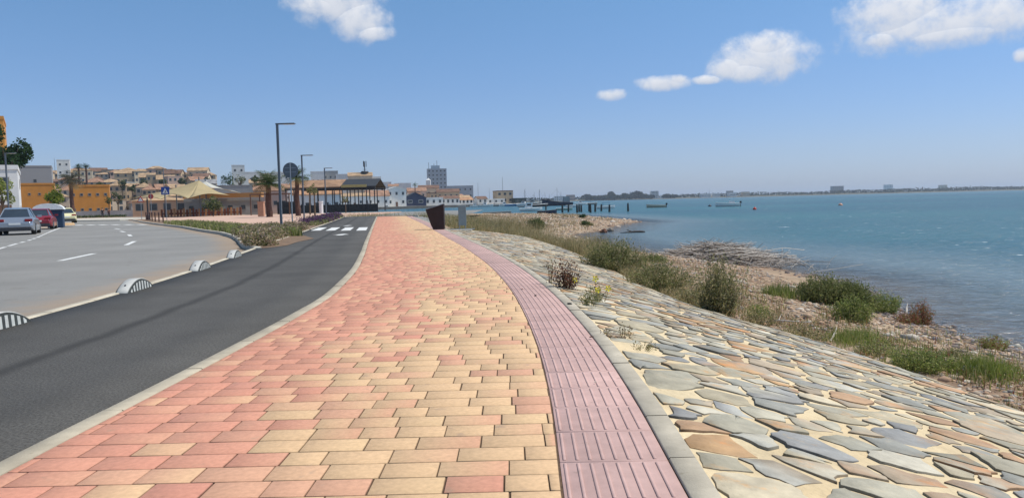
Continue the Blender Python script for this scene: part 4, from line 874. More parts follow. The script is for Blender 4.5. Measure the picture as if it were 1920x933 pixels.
# ---- lamps
def lamp(x, y, z, h, rz, label, side=1, arm=.75):
    t_ = empty('street_lamp', (x, y, z), rz, label, 'street lamp', 'grey street lamps')
    mb = MB(); mb.box(-.075, .075, -.075, .075, 0, .02); mb.box(-.045, .045, -.045, .045, .02, h); mb.build('pole', M_steel, t_)
    mb = MB(); mb.box(-.06 if side > 0 else -arm*.35, arm*.35 if side > 0 else .06, -.05, .05, h+.002, h+.06); mb.build('arm', M_steel, t_)
    x0, x1 = (arm*.3, arm) if side > 0 else (-arm, -arm*.3); mb = MB(); mb.box(x0, x1, -.12, .12, h+.005, h+.055); mb.build('lamp_head', M_steel, t_, bevel=.01)
    mb = MB(); mb.box(x0+.05, x1-.05, -.09, .09, h-.004, h+.004); mb.build('lens', M_white, t_); return t_
lamp(-9.74, 32.1, .01, 4.5, 0, 'tallest street lamp, standing in the dry shrubs beside the bike path')
lamp(-14.8, 54.2, .01, 4.65, 0, 'middle street lamp behind the round sign', arm=.8)
lamp(-17.6, 72.2, .01, 4.6, 0, 'street lamp at the end of the purple hedge')
lamp(XH(310, 112), 112, 0, 7.2, 0, 'street lamp reaching left above the crossing sign', side=-1, arm=1.2)
lamp(XH(17, 58), 58, .02, 5.6, 0, 'street lamp in front of the big dark tree at the left', arm=.8)
# ---- round sign seen from behind
def disc(mb, r, y0, y1, z, seg=28, m=0): mb.loft([[(r*math.cos(a), yy, z+r*math.sin(a)) for a in [6.2832*k/seg for k in range(seg)]] for yy in (y0, y1)], m)
def disc_sign(x, y, z, zc, r, label, m=None):
    t_ = empty('round_sign', (x, y, z), 0, label, 'road sign'); mb = MB(); mb.tube([(0, 0, 0), (0, 0, zc+r)], .032, 10); mb.build('pole', M_alu, t_)
    mb = MB(); disc(mb, r, .035, .05, zc); mb.build('disc', m or M_steel, t_); mb = MB(); mb.box(-r*.7, r*.7, .028, .034, zc-.1, zc-.07); mb.box(-r*.7, r*.7, .028, .034, zc+.1, zc+.13); mb.build('bracket', M_alu, t_)
disc_sign(-10.25, 35.5, .01, 2.75, .36, 'round road sign seen from its dark back beside the bike path')
disc_sign(XH(103, 66), 66, .02, 2.2, .36, 'small round sign seen from behind under the yellow green tree')
# ---- pilings in the water
PL = [(322, 470, 395), (550, 505, 385), (632, 495, 390), (755, 505, 390), (785, 495, 388), (815, 497, 390), (920, 490, 382), (940, 505, 385), (1005, 495, 390), (1088, 485, 380), (1200, 497, 385), (1460, 487, 368)]
nm = ['first', 'second', 'third', 'fourth', 'fifth', 'sixth', 'seventh', 'eighth', 'ninth', 'tenth', 'eleventh', 'twelfth']
M_pile = mat('old_piling', (.045, .04, .035), rough=.9, var=.35, scale=4, bump=.02, bscale=8)
for i, (a, b_, c) in enumerate(PL):
    q = g(980+a/7.38, 330+b_/7.38, -1.2); zt = P(980+a/7.38, 330+c/7.38, q.y).z; r = .17; ln = random.uniform(-.05, .05)
    mb = MB(); mb.tube([(0, 0, -2.0), (ln*.4, 0, 0), (ln, 0, (zt+1.2)*.6), (ln*1.3, 0, zt+1.2-random.uniform(0, .12))], [r*1.1, r*1.1, r, r*.8], 9); o = mb.build('piling', M_pile); o.location = (q.x, q.y, -1.2)
    tag(o, 'lone dark piling at the right end, apart from the others' if i == 11 else '%s dark wooden piling from the left in the old pier row' % nm[i], 'piling', 'old pier pilings')
# ================================================================== TOWN
WIN = {}
def winmesh(w, h, m=None):
    k = (round(w, 2), round(h, 2), m.name if m else '')
    if k not in WIN:
        mb = MB(); f = .09
        mb.box(-w/2, w/2, -.05, .0, 0, f, 0).box(-w/2, w/2, -.05, .0, h-f, h, 0).box(-w/2, -w/2+f, -.05, 0, f, h-f, 0).box(w/2-f, w/2, -.05, 0, f, h-f, 0).box(-w/2+f, w/2-f, -.012, -.004, f, h-f, 1)
        o = mb.build('window', [m or M_frame, M_glass]); WIN[k] = o.data; bpy.data.objects.remove(o)
    return WIN[k]
def house(name, label, x, y, w, d, h, rz, wall, roof='flat', rmat=None, wins=(2, 1), win=(1.0, 1.2), door=False, z=None, rise=None, over=.35, cat='house', group=None, wm=None, sidewins=1, chim=False):
    z = H(x, y) if z is None else z; t_ = empty(name, (x, y, z), rz, label, cat, group)
    mb = MB(); mb.box(-w/2, w/2, 0, d, -1.5, h)
    rmat = rmat or M_rterra; rise = rise or w*.14
    if roof in ('gable', 'shed'): 
        pass
    if roof == 'gablef': mb.prism([(-w/2, h), (w/2, h), (0, h+rise)], d, axis='y')
    if roof == 'gable': mb.prism([(0, h), (d, h), (d/2, h+rise)], w, axis='x', o=-w/2)
    mb.build('wall', wall, t_)
    mb = MB(); e = over; th = .16
    if roof == 'flat':
        mb.box(-w/2-.08, w/2+.08, -.08, .22, h+.003, h+.45).box(-w/2-.08, w/2+.08, d-.22, d+.08, h+.003, h+.45).box(-w/2-.08, -w/2+.22, .22, d-.22, h+.003, h+.45).box(w/2-.22, w/2+.08, .22, d-.22, h+.003, h+.45); mb.build('parapet', rmat if rmat != M_rterra else wall, t_)
    elif roof == 'gable':
        s = rise/(d/2); mb.add([(x_, y_, z_+o_) for o_ in (.003, th) for (x_, y_, z_) in ((-w/2-e, -e, h-s*e), (w/2+e, -e, h-s*e), (w/2+e, d/2, h+rise), (-w/2-e, d/2, h+rise), (w/2+e, d+e, h-s*e), (-w/2-e, d+e, h-s*e))],
               [(0, 1, 2, 3), (3, 2, 4, 5), (6, 7, 8, 9), (9, 8, 10, 11), (0, 1, 7, 6), (4, 5, 11, 10), (1, 2, 8, 7), (2, 4, 10, 8), (0, 3, 9, 6), (3, 5, 11, 9)]); mb.build('roof', rmat, t_)
    elif roof == 'gablef':
        s = rise/(w/2); mb.add([(x_, y_, z_+o_) for o_ in (.003, th) for (x_, y_, z_) in ((-w/2-e, -e, h-s*e), (-w/2-e, d+e, h-s*e), (0, d+e, h+rise), (0, -e, h+rise), (w/2+e, d+e, h-s*e), (w/2+e, -e, h-s*e))],
               [(0, 1, 2, 3), (3, 2, 4, 5), (6, 7, 8, 9), (9, 8, 10, 11), (0, 1, 7, 6), (4, 5, 11, 10), (1, 2, 8, 7), (2, 4, 10, 8), (0, 3, 9, 6), (3, 5, 11, 9)]); mb.build('roof', rmat, t_)
    elif roof == 'hip':
        r = min(w, d)/2; rl = max(w-d, .6)/2; mb.add([(-w/2-e, -e, h+.003), (w/2+e, -e, h+.003), (w/2+e, d+e, h+.003), (-w/2-e, d+e, h+.003), (-rl, d/2, h+rise), (rl, d/2, h+rise)], [(0, 1, 5, 4), (1, 2, 5), (2, 3, 4, 5), (3, 0, 4), (0, 3, 2, 1)]); mb.build('roof', rmat, t_)
    nx, nz = wins; sh = h/max(nz, 1)
    for j in range(nz):
        for i in range(nx):
            if door and j == 0 and i == nx//2:
                mb = MB(); mb.box(-.55, .55, -.05, -.003, 0, 2.2); o = mb.build('door', M_rbrown, t_); o.location = (-w/2+w*(i+.5)/nx, 0, 0); continue
            o = bpy.data.objects.new('window', winmesh(*win, wm)); COL.objects.link(o); o.parent = t_; o.location = (-w/2+w*(i+.5)/nx, -.003, j*sh+sh*.36)
        if sidewins:
            for sgn in (1,):
                o = bpy.data.objects.new('window', winmesh(*win, wm)); COL.objects.link(o); o.parent = t_; o.location = (sgn*(w/2+.003), d*.5, j*sh+sh*.36); o.rotation_euler = (0, 0, math.pi/2)
    if chim: mb = MB(); mb.box(w*.2, w*.2+.7, d*.6, d*.6+.7, h, h+rise+.8); mb.build('chimney', wall, t_)
    return t_
def bld(name, label, p0, p1, pt, Y, wall, roof='flat', rmat=None, z=None, d=8, rz=0, **k):
    x0, x1 = XH(p0, Y), XH(p1, Y); x = (x0+x1)/2; z = H(x, Y) if z is None else z; zt = P((p0+p1)/2, pt, Y).z; w = (x1-x0)
    rise = k.pop('rise', None) or (min(w, d)*.22 if roof != 'flat' else .45)
    th_ = math.atan2(-x, Y)*.93; w *= math.cos(th_); rz = th_ + rz*.3
    return house(name, label, x, Y, w, d, max(zt-z-rise, 2.2), rz, wall, roof, rmat, z=z, rise=rise, **k)
# near left
bld('white_building', 'white flat building behind the parked cars at the far left', -70, 37, 309, 76, M_wwhite, wins=(2, 2), d=14, door=True, cat='building', win=(1.0, 1.1))
bld('orange_building', 'orange block whose top shows above the big dark tree', -60, 17, 216, 112, M_worange, wins=(3, 4), d=12, cat='building')
bld('grey_building', 'blank grey building with a flat roof behind the left orange building', 38, 101, 310, 238, mat('render_midgrey', (.30, .30, .30), rough=.9), wins=(1, 2), d=14, cat='building')
bld('orange_building', 'long orange building left of the palm tree', 30, 104, 343, 190, M_worange, wins=(4, 2), d=10, cat='building', win=(.6, .6))
bld('orange_building', 'orange building with three small dark square windows right of the palm tree', 133, 207, 346, 186, M_worange, wins=(5, 2), d=10, cat='building', win=(.7, .7))
bld('white_tower_house', 'white tall house rising above the roofs left of the twin palms', 112, 136, 299, 430, M_wwhite, wins=(2, 3), d=8)
# long low wall and hedge beyond the road
t_ = empty('boundary_wall', (XH(200, 152), 152, 0), .02, 'long low grey white wall beyond the far side of the road', 'wall'); mb = MB(); mb.box(-11, 30, 0, .3, -.2, 1.15); mb.box(-11.05, 30.05, -.05, .35, 1.153, 1.24); mb.build('wall_body', mat('wall_pale', (.50, .48, .45), rough=.9, var=.15, scale=.5), t_)
rows = [(XH(135, 140)+i*.5, 140+i*.02, .5) for i in range(66) if i < 20 or 25 < i < 50]
hedge('low_hedge', 'low clipped hedge in front of the long wall', rows, .5, DG+MG, 3500, .22)
# parasol-roofed pavilion and canopies
bld('pavilion', 'low peach and white pavilion with a dark doorway behind the wooden posts', 250, 352, 366, 134, M_wpeach, wins=(4, 1), d=8, cat='building', win=(1.3, 1.3), roof='hip', rmat=M_rtan, rise=.9)
bld('kiosk_building', 'white building with a bright orange fascia under the sail canopies', 348, 492, 372, 128, M_wgrey, wins=(6, 1), d=9, cat='building', win=(.9, .9))
t_ = empty('orange_fascia_canopy', (XH(420, 127), 126.4, 2.85), 0, 'orange canopy fascia running along the white building', 'canopy'); mb = MB(); w = (XH(492, 127)-XH(346, 127))/2; mb.box(-w, w, 0, 1.4, 0, .75); mb.build('fascia', mat('fascia_orange', (.62, .30, .10), rough=.7, var=.1), t_)
M_sail = mat('tan_sailcloth', (.50, .40, .22), rough=.85, var=.08, scale=.5, trans=.25); M_sail2 = mat('pale_sailcloth', (.62, .60, .52), rough=.85, var=.06, scale=.5, trans=.25)
def sail(label, corners, peak, m, Y0):
    """stretched membrane: corners and a peak given as image points at depths"""
    c = [P(*q) for q in corners]; pk_ = P(*peak); t_ = empty('sail_canopy', (pk_.x, pk_.y, 0), 0, label, 'canopy'); o0 = Vector((pk_.x, pk_.y, 0)); n = 8; V = []; Fq = []
    for i in range(len(c)):
        a, b_ = c[i], c[(i+1) % len(c)]; base = len(V)
        for u in range(n+1):
            for v in range(n+1):
                e = a.lerp(b_, v/n); e = e+(pk_-e)*.18*math.sin(math.pi*v/n); p = pk_.lerp(e, u/n); p = Vector((p.x, p.y, e.z+(pk_.z-e.z)*(1-u/n)**1.5)); V.append(p-o0)
        for u in range(n):
            for v in range(n): q = base+u*(n+1)+v; Fq.append((q, q+1, q+n+2, q+n+1))
    o = npmesh('membrane', np.array([v[:] for v in V]), [np.array(Fq)], m, t_, smooth=True); md = o.modifiers.new('thick', 'SOLIDIFY'); md.thickness = .02
    mb = MB(); mb.tube([(0, 0, 0), (0, 0, pk_.z+.5)], .1, 8); mb.build('mast', M_steel, t_)
sail('large tan sail canopy with its peak on the tall mast', [(262, 366, 112), (352, 372, 104), (430, 366, 112), (372, 356, 124)], (373, 338, 114), M_sail, 0)
sail('second tan sail canopy lower and further left', [(238, 372, 122), (300, 374, 116), (345, 358, 124)], (330, 352, 124), M_sail, 0)
sail('pale sail canopy sloping down to the right behind the mast', [(375, 344, 124), (395, 352, 118), (452, 362, 124), (440, 360, 132)], (385, 340, 126), M_sail2, 0)
# palisade, bollards
t_ = empty('post_fence', (XH(303, 117), 117, 0), 0, 'rusty brown upright board fence around the playground', 'fence'); mF = [mat('fence_brown', (.22, .08, .04), rough=.85, var=.2), mat('fence_tan', (.50, .26, .12), rough=.85, var=.2)]
L = XH(428, 112)-XH(303, 117)
for i in range(26):
    x = i*L/25; mb = MB(); mb.box(x-.15, x+.15, 0, .12, 0, 1.15+.12*math.sin(i*2.1)); mb.build('board', mF[0 if i % 5 not in (2, 4) else 1], t_)
mb = MB(); mb.box(-.1, L+.1, .13, .2, .35, .6); mb.build('rail', mF[0], t_)
for i in range(7):
    a = Vector(RI[9]).lerp(Vector(RI[10]), .45+i*.22) if i < 3 else Vector(RI[10]).lerp(Vector(RI[11]), (i-2.4)*.14); x, y = a.x+.8, a.y+.5
    mb = MB(); mb.tube([(0, 0, 0), (0, 0, .72), (0, 0, .74), (0, 0, .80), (0, 0, .88)], [.055, .055, .07, .07, .03], 10); o = mb.build('bollard', mat('bollard_brown', (.07, .03, .025), rough=.6)); o.location = (x, y, .01)
    tag(o, '%s dark bollard counted from the nearest along the plaza corner' % nm[i], 'bollard', 'dark bollards at the plaza corner')
# signs round the crossing
M_blue = mat('sign_blue', (.02, .07, .30), rough=.5)
x, y = XH(312, 78), 78; t_ = empty('crossing_sign', (x, y, 0), 0, 'square blue pedestrian crossing sign on a thin pole', 'road sign'); mb = MB(); mb.tube([(0, 0, 0), (0, 0, 3.5)], .035, 8); mb.build('pole', M_alu, t_)
mb = MB(); mb.box(-.42, .42, -.06, -.04, 2.62, 3.42); mb.build('sign_plate', M_blue, t_); mb = MB(); mb.add([(-.3, -.066, 2.74), (.3, -.066, 2.74), (0, -.066, 3.32)], [(0, 1, 2)]); mb.build('white_triangle', M_white, t_)
mb = MB(); mb.add([(-.12, -.07, 2.78), (-.05, -.07, 2.78), (0, -.07, 2.95), (.06, -.07, 2.78), (.12, -.07, 2.78), (.04, -.07, 3.05), (.0, -.07, 3.14), (-.04, -.07, 3.05)], [(0, 1, 2), (2, 3, 4, 5), (2, 5, 6, 7)]); mb.build('pedestrian_symbol', M_dark, t_)
x, y = XH(265, 92), 92; t_ = empty('triangular_sign', (x, y, 0), 0, 'small triangular sign left of the crossing sign', 'road sign'); mb = MB(); mb.tube([(0, 0, 0), (0, 0, 2.7)], .035, 8); mb.build('pole', M_alu, t_); mb = MB(); mb.prism([(-.45, 2.1), (.45, 2.1), (0, 2.85)], .03, axis='y', o=-.06); mb.build('sign_plate', mat('sign_red', (.5, .04, .03), rough=.5), t_); mb = MB(); mb.prism([(-.3, 2.19), (.3, 2.19), (0, 2.68)], .006, axis='y', o=-.068); mb.build('sign_face', M_white, t_)
disc_sign(XH(281, 92), 92.4, 0, 2.75, .32, 'small round red sign between the triangular and the square signs', mat('sign_red', (.5, .04, .03), rough=.5))
x, y = XH(277, 86), 86; t_ = empty('black_post', (x, y, 0), 0, 'thick black post with a wide base by the bollards', 'post'); mb = MB(); mb.tube([(0, 0, 0), (0, 0, .5), (0, 0, .6), (0, 0, 2.2), (0, 0, 2.6)], [.18, .16, .1, .09, .03], 10); mb.build('shaft', M_dark, t_)
# ---- big pavilion with tiled roof by the water
PY = 121.0
def pav():
    x0, x1, xm = XH(536, PY), XH(706, PY), XH(640, PY); t_ = empty('market_pavilion', (0, PY, 0), 0, 'open pavilion on thin black posts with an orange tiled roof, black at its right end', 'pavilion'); e, r, dp = 3.95, 5.25, 9
    def roofpart(a, b_, nme, m, gap=0):
        mb = MB(); mb.add([(a, -.5, e), (b_, -.5, e), (b_, dp/2, r), (a, dp/2, r), (b_, dp+.5, e), (a, dp+.5, e)]+[(a, -.5, e+.14), (b_, -.5, e+.14), (b_, dp/2, r+.14), (a, dp/2, r+.14), (b_, dp+.5, e+.14), (a, dp+.5, e+.14)],
            [(0, 1, 2, 3), (3, 2, 4, 5), (6, 7, 8, 9), (9, 8, 10, 11), (0, 1, 7, 6), (4, 5, 11, 10), (1, 2, 8, 7), (2, 4, 10, 8), (0, 3, 9, 6), (3, 5, 11, 9)]); mb.build(nme, m, t_)
    roofpart(x0, xm, 'tiled_roof', tile('worn_brown', (.36, .21, .12))); roofpart(xm+.01, x1, 'dark_roof', M_rdark)
    mb = MB(); mb.box(xm+.2, x1-1.4, -.58, -.5, e-.02, e+.4); mb.build('pale_eave_board', mat('ochre', (.55, .42, .16), rough=.8), t_)
    mb = MB(); mb.box(x0, x1, -.42, -.3, e-.25, e-.02); mb.build('front_beam', M_dark, t_); mb = MB(); mb.box(x0, x1, dp+.3, dp+.42, e-.25, e-.02); mb.build('rear_beam', M_dark, t_)
    for i in range(12):
        x = x0+.2+(x1-x0-.4)*i/11
        for yy in (-.36, dp+.36): mb = MB(); mb.box(x-.07, x+.07, yy-.07, yy+.07, 0, e-.25); mb.build('post', M_dark, t_)
        mb = MB(); mb.tube([(x, -.36, e-.1), (x, dp/2, r-.15)], .05, 4); mb.tube([(x, dp/2, r-.15), (x, dp+.36, e-.1)], .05, 4); mb.build('truss', M_dark, t_)
pav()
t_ = empty('dark_fence', (XH(530, 117), 117, 0), 0, 'low dark slatted fence below the market pavilion', 'fence'); L = XH(708, 117)-XH(530, 117); mb = MB()
mb.box(0, L, 0, .05, .05, 1.25); mb.build('panel', mat('fence_dark', (.035, .035, .033), rough=.8, var=.5, scale=3), t_)
for i in range(11): mb = MB(); mb.box(i*L/10-.06, i*L/10+.06, -.06, -.003, 0, 1.45); mb.build('post', M_dark, t_)
bld('low_shed', 'low dark shed under the near palm trees', 520, 560, 378, 119, M_rdark, wins=(2, 1), d=3, rmat=M_rdark, cat='shed')
t_ = empty('brown_pergola', (XH(482, 108), 108, 0), 0, 'flat brown pergola left of the nearest palm', 'pergola'); L = XH(545, 108)-XH(470, 108); mb = MB()
for i in range(9): mb.box(-1, L-1, i*.5, i*.5+.1, 2.9, 3.05)
mb.build('roof_slats', M_rbrown, t_)
for x in (-.9, L*.35, L-1.1):
    for yy in (.05, 4.05): mb = MB(); mb.box(x-.07, x+.07, yy-.07, yy+.07, 0, 2.9); mb.build('post', M_rbrown, t_)
t_ = empty('brick_pillar', (XH(490, 92), 92, 0), 0, 'short orange square pillar beside the nearest palm', 'pillar'); mb = MB(); mb.box(-.35, .35, -.3, .3, 0, 1.7); mb.box(-.4, .4, -.35, .35, 1.703, 1.8); mb.build('shaft', mat('pillar_orange', (.5, .27, .17), rough=.9), t_)
t_ = empty('white_column', (XH(602, 112), 112, 0), 0, 'thick short white column at the foot of the market pavilion', 'column'); mb = MB(); mb.tube([(0, 0, 0), (0, 0, 1.6), (0, 0, 1.62), (0, 0, 1.8)], [.3, .3, .36, .36], 14); mb.build('shaft', M_white, t_)
# ---- palms
def palm(label, x, y, h, tr, crown_r, n=26, z=None, droop=.9, cols=None, skirt=True):
    z = H(x, y) if z is None else z; t_ = empty('palm_tree', (x, y, z), 0, label, 'palm tree'); mb = MB(); k = 9
    mb.tube([(.05*math.sin(i), 0, h*i/k-.1) for i in range(k+1)], [tr*(1.25-.45*i/k)*(1.0 if i % 2 else 1.08) for i in range(k+1)], 9); mb.build('trunk', mat('palm_trunk', (.11, .055, .04), rough=.95, var=.35, scale=6, bump=.03), t_)
    cols = cols or [(.07, .11, .035), (.10, .13, .045), (.05, .08, .025)]; V = []; Fq = []; C = []
    for i in range(n):
        a = i*2.4; e0 = random.uniform(-.25, 1.35); L = crown_r*random.uniform(.8, 1.1); p = Vector((0, 0, h)); d = Vector((math.cos(a)*math.cos(e0), math.sin(a)*math.cos(e0), math.sin(e0))); sd_ = Vector((-math.sin(a), math.cos(a), 0)); ns = 9; c = np.array(random.choice(cols)) if e0 > -.05 else np.array((.25, .18, .08))
        for s_ in range(ns):
            d2 = (d+Vector((0, 0, -droop*(s_/ns)))).normalized(); q = p+d2*L/ns
            for sg in (-1, 1):
                wl = L*.42*math.sin(math.pi*(s_+.8)/(ns+.8))**.7; tip = (p+q)/2+sd_*sg*wl+d2*wl*.45-Vector((0, 0, wl*.35)); n0 = len(V); V += [p, p.lerp(q, .55), tip, p.lerp(q, .2)]; Fq.append((n0, n0+1, n0+2, n0+3)); C += [c]*4
            n0 = len(V); V += [p+sd_*.02, p-sd_*.02, q-sd_*.02, q+sd_*.02]; Fq.append((n0, n0+1, n0+2, n0+3)); C += [c*.9]*4; p = q
    npmesh('crown', np.array([v[:] for v in V]), [np.array(Fq)], M_leaf, t_, col=np.array(C)); return t_
def palm_at(label, px, pcrown, Y, cr, tr=.2, **k): x = XH(px, Y); z = H(x, Y); zt = P(px, pcrown, Y).z; return palm(label, x, Y, zt-z, tr, cr, z=z, **k)
palm_at('nearest thick palm with a reddish trunk left of the tall lamp', 504, 346, 84, 2.0, .30, n=70)
palm_at('palm half hidden behind the round sign', 558, 333, 88, 1.8, .26, n=60)
palm_at('left palm of the tall twin palms on the skyline', 152, 315, 300, 2.2, .4, n=40, cols=DG)
palm_at('right palm of the tall twin palms on the skyline', 166, 314, 303, 2.1, .4, n=40, cols=DG)
palm_at('broad dusty palm between the two orange buildings', 136, 338, 170, 3.4, .4, n=46, droop=1.3, cols=[(.07, .075, .045), (.10, .10, .06)])
palm_at('tiny palm on a roof terrace above the harbour houses', 779, 347, 450, 2.3, .3, n=24)
palm_at('small palm rising over the roofs left of the cell tower', 640, 330, 300, 1.6, .25, n=24) if False else None
# ---- town trees (px, base depth, height above ground from crown top px)
def tree_at(label, px, ptop, pw, Y, cols, frac=.75, n=700, leaf=None, group=None, name='tree'):
    x = XH(px, Y); z = H(x, Y); zt = P(px, ptop, Y).z; h = zt-z; r = pw*Y/F/2; rz_ = min(h*frac/2, r*1.25); return tree(label, x, Y, h, h-rz_*1.7, (r, r, rz_), cols, n=n, leaf=leaf or max(.12, Y/F*2.1), group=group, z=z, name=name, tr=.03*h)
tree_at('big dark dense tree at the left edge before the orange block', 16, 231, 94, 84, DG, n=5200, leaf=.34, frac=1.0)
tree_at('bright yellow green young tree beside the white building', 6, 328, 54, 62, BG+YG[:2], n=1600, leaf=.18)
tree_at('round yellow green street tree behind the kiosk', 107, 344, 42, 60, YG+MG[:1], n=1800, leaf=.15)
tree_at('dark tree right of the second orange building', 222, 352, 30, 172, DG, n=700)
tree_at('small dark tree at the corner of the orange building', 205, 366, 16, 160, DG+MG, n=400)
tree_at('dark green bush tree in front of the canopies', 399, 366, 40, 106, DG+MG+OL[:1], n=1500, leaf=.2, frac=1.0)
tree_at('big dark tree cluster below the white hill house', 428, 319, 42, 330, DG, n=1300, frac=1.0)
tree_at('brownish tree right of the dark tree cluster', 452, 326, 22, 335, DG+OL, n=600, frac=1.0)
tree_at('slim young tree with a round crown near the second lamp', 590, 344, 20, 92, MG+OL, n=600, leaf=.16)
tree_at('slim young tree right beside the first slim one', 581, 350, 12, 96, MG+OL, n=300, leaf=.16)
tree_at('small green tree in front of the market pavilion', 648, 366, 14, 110, MG+OL, n=300, leaf=.16)
for i, (px, pt, pw, Y) in enumerate([(232, 336, 18, 330), (272, 332, 20, 340), (308, 334, 16, 345), (344, 332, 18, 350), (390, 330, 12, 360), (250, 345, 14, 290), (88, 345, 16, 260), (190, 340, 14, 300), (480, 328, 14, 340), (60, 330, 16, 330), (300, 318, 22, 470), (322, 320, 20, 470)]):
    tree_at('%s dark tree from the camera among the hillside houses' % nm[i], px, pt, pw, Y, DG+OL[:1], n=900, group='dark trees among the hillside houses')
def ordn(i): return ['first', 'second', 'third', 'fourth', 'fifth', 'sixth', 'seventh', 'eighth', 'ninth', 'tenth', 'eleventh', 'twelfth', 'thirteenth', 'fourteenth', 'fifteenth', 'sixteenth', 'seventeenth', 'eighteenth'][i]
# ---- houses on the hill in rows
wc = [(M_wtan, 'tan'), (M_wcream, 'cream'), (M_wpink, 'dusty pink'), (M_wcream, 'cream'), (M_wtan, 'tan'), (M_wgrey, 'grey')]; rc = [(M_rterra, 'terracotta'), (M_rtan, 'tan'), (M_rbrown, 'brown'), (M_rtan, 'tan')]
for row, (Y, a, b_, n, hh, rname) in enumerate([(500, 60, 404, 18, 8.0, 'top hill row'), (440, 66, 400, 17, 7.5, 'second hill row from top'), (385, 50, 404, 16, 6.5, 'middle hill row'), (330, 60, 410, 15, 6.5, 'fourth hill row'), (275, 45, 380, 12, 6.0, 'lowest hill row')]):
    for i in range(n):
        px = a+(b_-a)*(i+.5)/n+random.uniform(-4, 4); x = XH(px, Y)+0; y = Y+random.uniform(-12, 12); w = random.uniform(6, 11.5)*(Y/430 if Y > 300 else .9); wl, wn_ = random.choice(wc); rl, rn = random.choice(rc); k = random.random()
        house('hillside_house', '%s house with %s, %s from left, %s' % (wn_, ('%s roof' % rn) if k < .75 else 'flat roof', ordn(i), rname), x, y, w, random.uniform(7, 10), hh-1.6+random.uniform(-.8, 2.2), .4+random.uniform(-.35, .35), wl, 'hip' if k < .45 else 'gable' if k < .75 else 'flat', rl, wins=(3, 2), win=(1.2, 1.5), rise=random.uniform(1.3, 2.4), group='houses on the hillside')
# white houses right of the hill
for i, (p0, p1, pt, Y, wl, rf, rm, w_, lab) in enumerate([
    (438, 462, 309, 470, M_wwhite, 'flat', None, (2, 3), 'tall white house with a dark roof turret above the tree cluster'), (456, 490, 322, 440, M_wwhite, 'flat', None, (3, 2), 'wide white house right of the turret house'),
    (486, 520, 324, 460, M_wcream, 'flat', None, (3, 2), 'cream block above the nearest palm'), (512, 545, 322, 450, M_wwhite, 'flat', None, (3, 3), 'white block just left of the round sign'),
    (470, 500, 336, 380, M_wgrey, 'gable', M_rtan, (3, 1), 'grey house with a tan roof behind the nearest palm'), (585, 612, 321, 470, M_wwhite, 'flat', None, (3, 2), 'white block left of the third lamp'),
    (608, 636, 320, 480, M_wgrey, 'flat', None, (3, 3), 'pale grey block right of the third lamp'), (632, 662, 326, 460, M_wwhite, 'flat', None, (3, 2), 'white house between the lamp and the cell tower'),
    (655, 700, 323, 440, M_wcream, 'gable', M_rtan, (4, 2), 'cream building with a tan roof under the cell tower'), (694, 716, 331, 445, M_wwhite, 'flat', None, (2, 3), 'white house stepping down right of the cell tower'),
    (712, 735, 341, 430, M_wwhite, 'flat', None, (2, 2), 'lower white house in the stepped row'), (730, 748, 345, 420, M_wwhite, 'gable', M_rterra, (2, 2), 'white gabled house at the end of the stepped row'),
    (370, 408, 336, 350, M_wgrey, 'gable', M_rgrey, (3, 1), 'grey low house under the dark tree cluster'), (405, 470, 347, 250, M_wgrey, 'flat', M_rgrey, (4, 1), 'long pale grey shed behind the sail canopies'),
    (478, 540, 345, 240, M_wpink, 'gable', M_rterra, (4, 1), 'pinkish warehouse with a tiled roof behind the palms'), (550, 640, 352, 230, M_wwhite, 'gable', M_rorange, (5, 1), 'white warehouse with a peach tiled roof seen through the pavilion')]):
    bld('town_house', lab, p0, p1, pt, Y, wl, rf, rm, d=9, wins=w_, win=(1.2, 1.4), rz=.12)
# cell tower
x = XH(685, 442); z0 = P(685, 330, 442).z; t_ = empty('cell_tower', (x, 444, z0-3), 0, 'dark telephone mast with a round platform on the cream building', 'mast'); mb = MB(); mb.tube([(0, 0, 0), (0, 0, 11.5)], [.35, .25], 8); mb.build('mast', M_dark, t_); mb = MB(); mb.tube([(0, 0, 5.2), (0, 0, 5.9)], [2.3, 2.0], 16); mb.tube([(0, 0, 6.9), (0, 0, 7.0)], [1.3, 1.3], 12); mb.build('platform', M_rdark, t_)
for a in range(3): mb = MB(); q = a*2.1; mb.box(math.cos(q)*.9-.2, math.cos(q)*.9+.2, math.sin(q)*.9-.1, math.sin(q)*.9+.1, 8.4, 11.8); mb.build('antenna', M_dark, t_)
# quay buildings
qrz = math.atan2(qd.y, qd.x)*.55
def qb(name, label, p0, p1, pt, wall, roof, rm, off=5, d=9, **k):
    a, b_ = quay(p0, off), quay(p1, off); c = (a+b_)/2; Y = c.y; zt = P((p0+p1)/2, pt, Y).z; w = (b_-a).length*math.cos(math.atan2(qd.y, qd.x)-qrz)*1.02; w = (p1-p0)*Y/F/math.cos(qrz)*1.0
    rise = k.pop('rise', 1.4 if roof != 'flat' else .45); return house(name, label, c.x, c.y, w, d, max(zt-.06-rise, 2.4), qrz*.6, wall, roof, rm, z=.06, rise=rise, cat='building', **k)
qb('harbour_house', 'white harbour house behind the right end of the dark fence', 640, 690, 362, M_wwhite, 'gable', M_rtan, wins=(5, 1), win=(1, 1.3), door=True)
qb('harbour_house', 'white harbour house with a red brown tiled roof', 690, 728, 357, M_wwhite, 'gable', M_rterra, wins=(3, 1), win=(1.2, 1.4), rise=2.6)
qb('harbour_house', 'tall white harbour house left of the navy boat shed', 728, 760, 350, M_wwhite, 'gablef', M_wwhite, wins=(3, 2), win=(1.1, 1.5), door=True)
qb('boat_shed', 'navy blue boat shed with a dark gable at the quay', 761, 797, 361, M_wblue, 'gablef', M_rdark, wins=(2, 1), win=(2.2, 1.6), rise=2.6, wm=M_white)
qb('harbour_house', 'low white quay building just right of the navy boat shed', 798, 829, 370, M_wwhite, 'flat', None, wins=(3, 1), win=(1.2, 1.6))
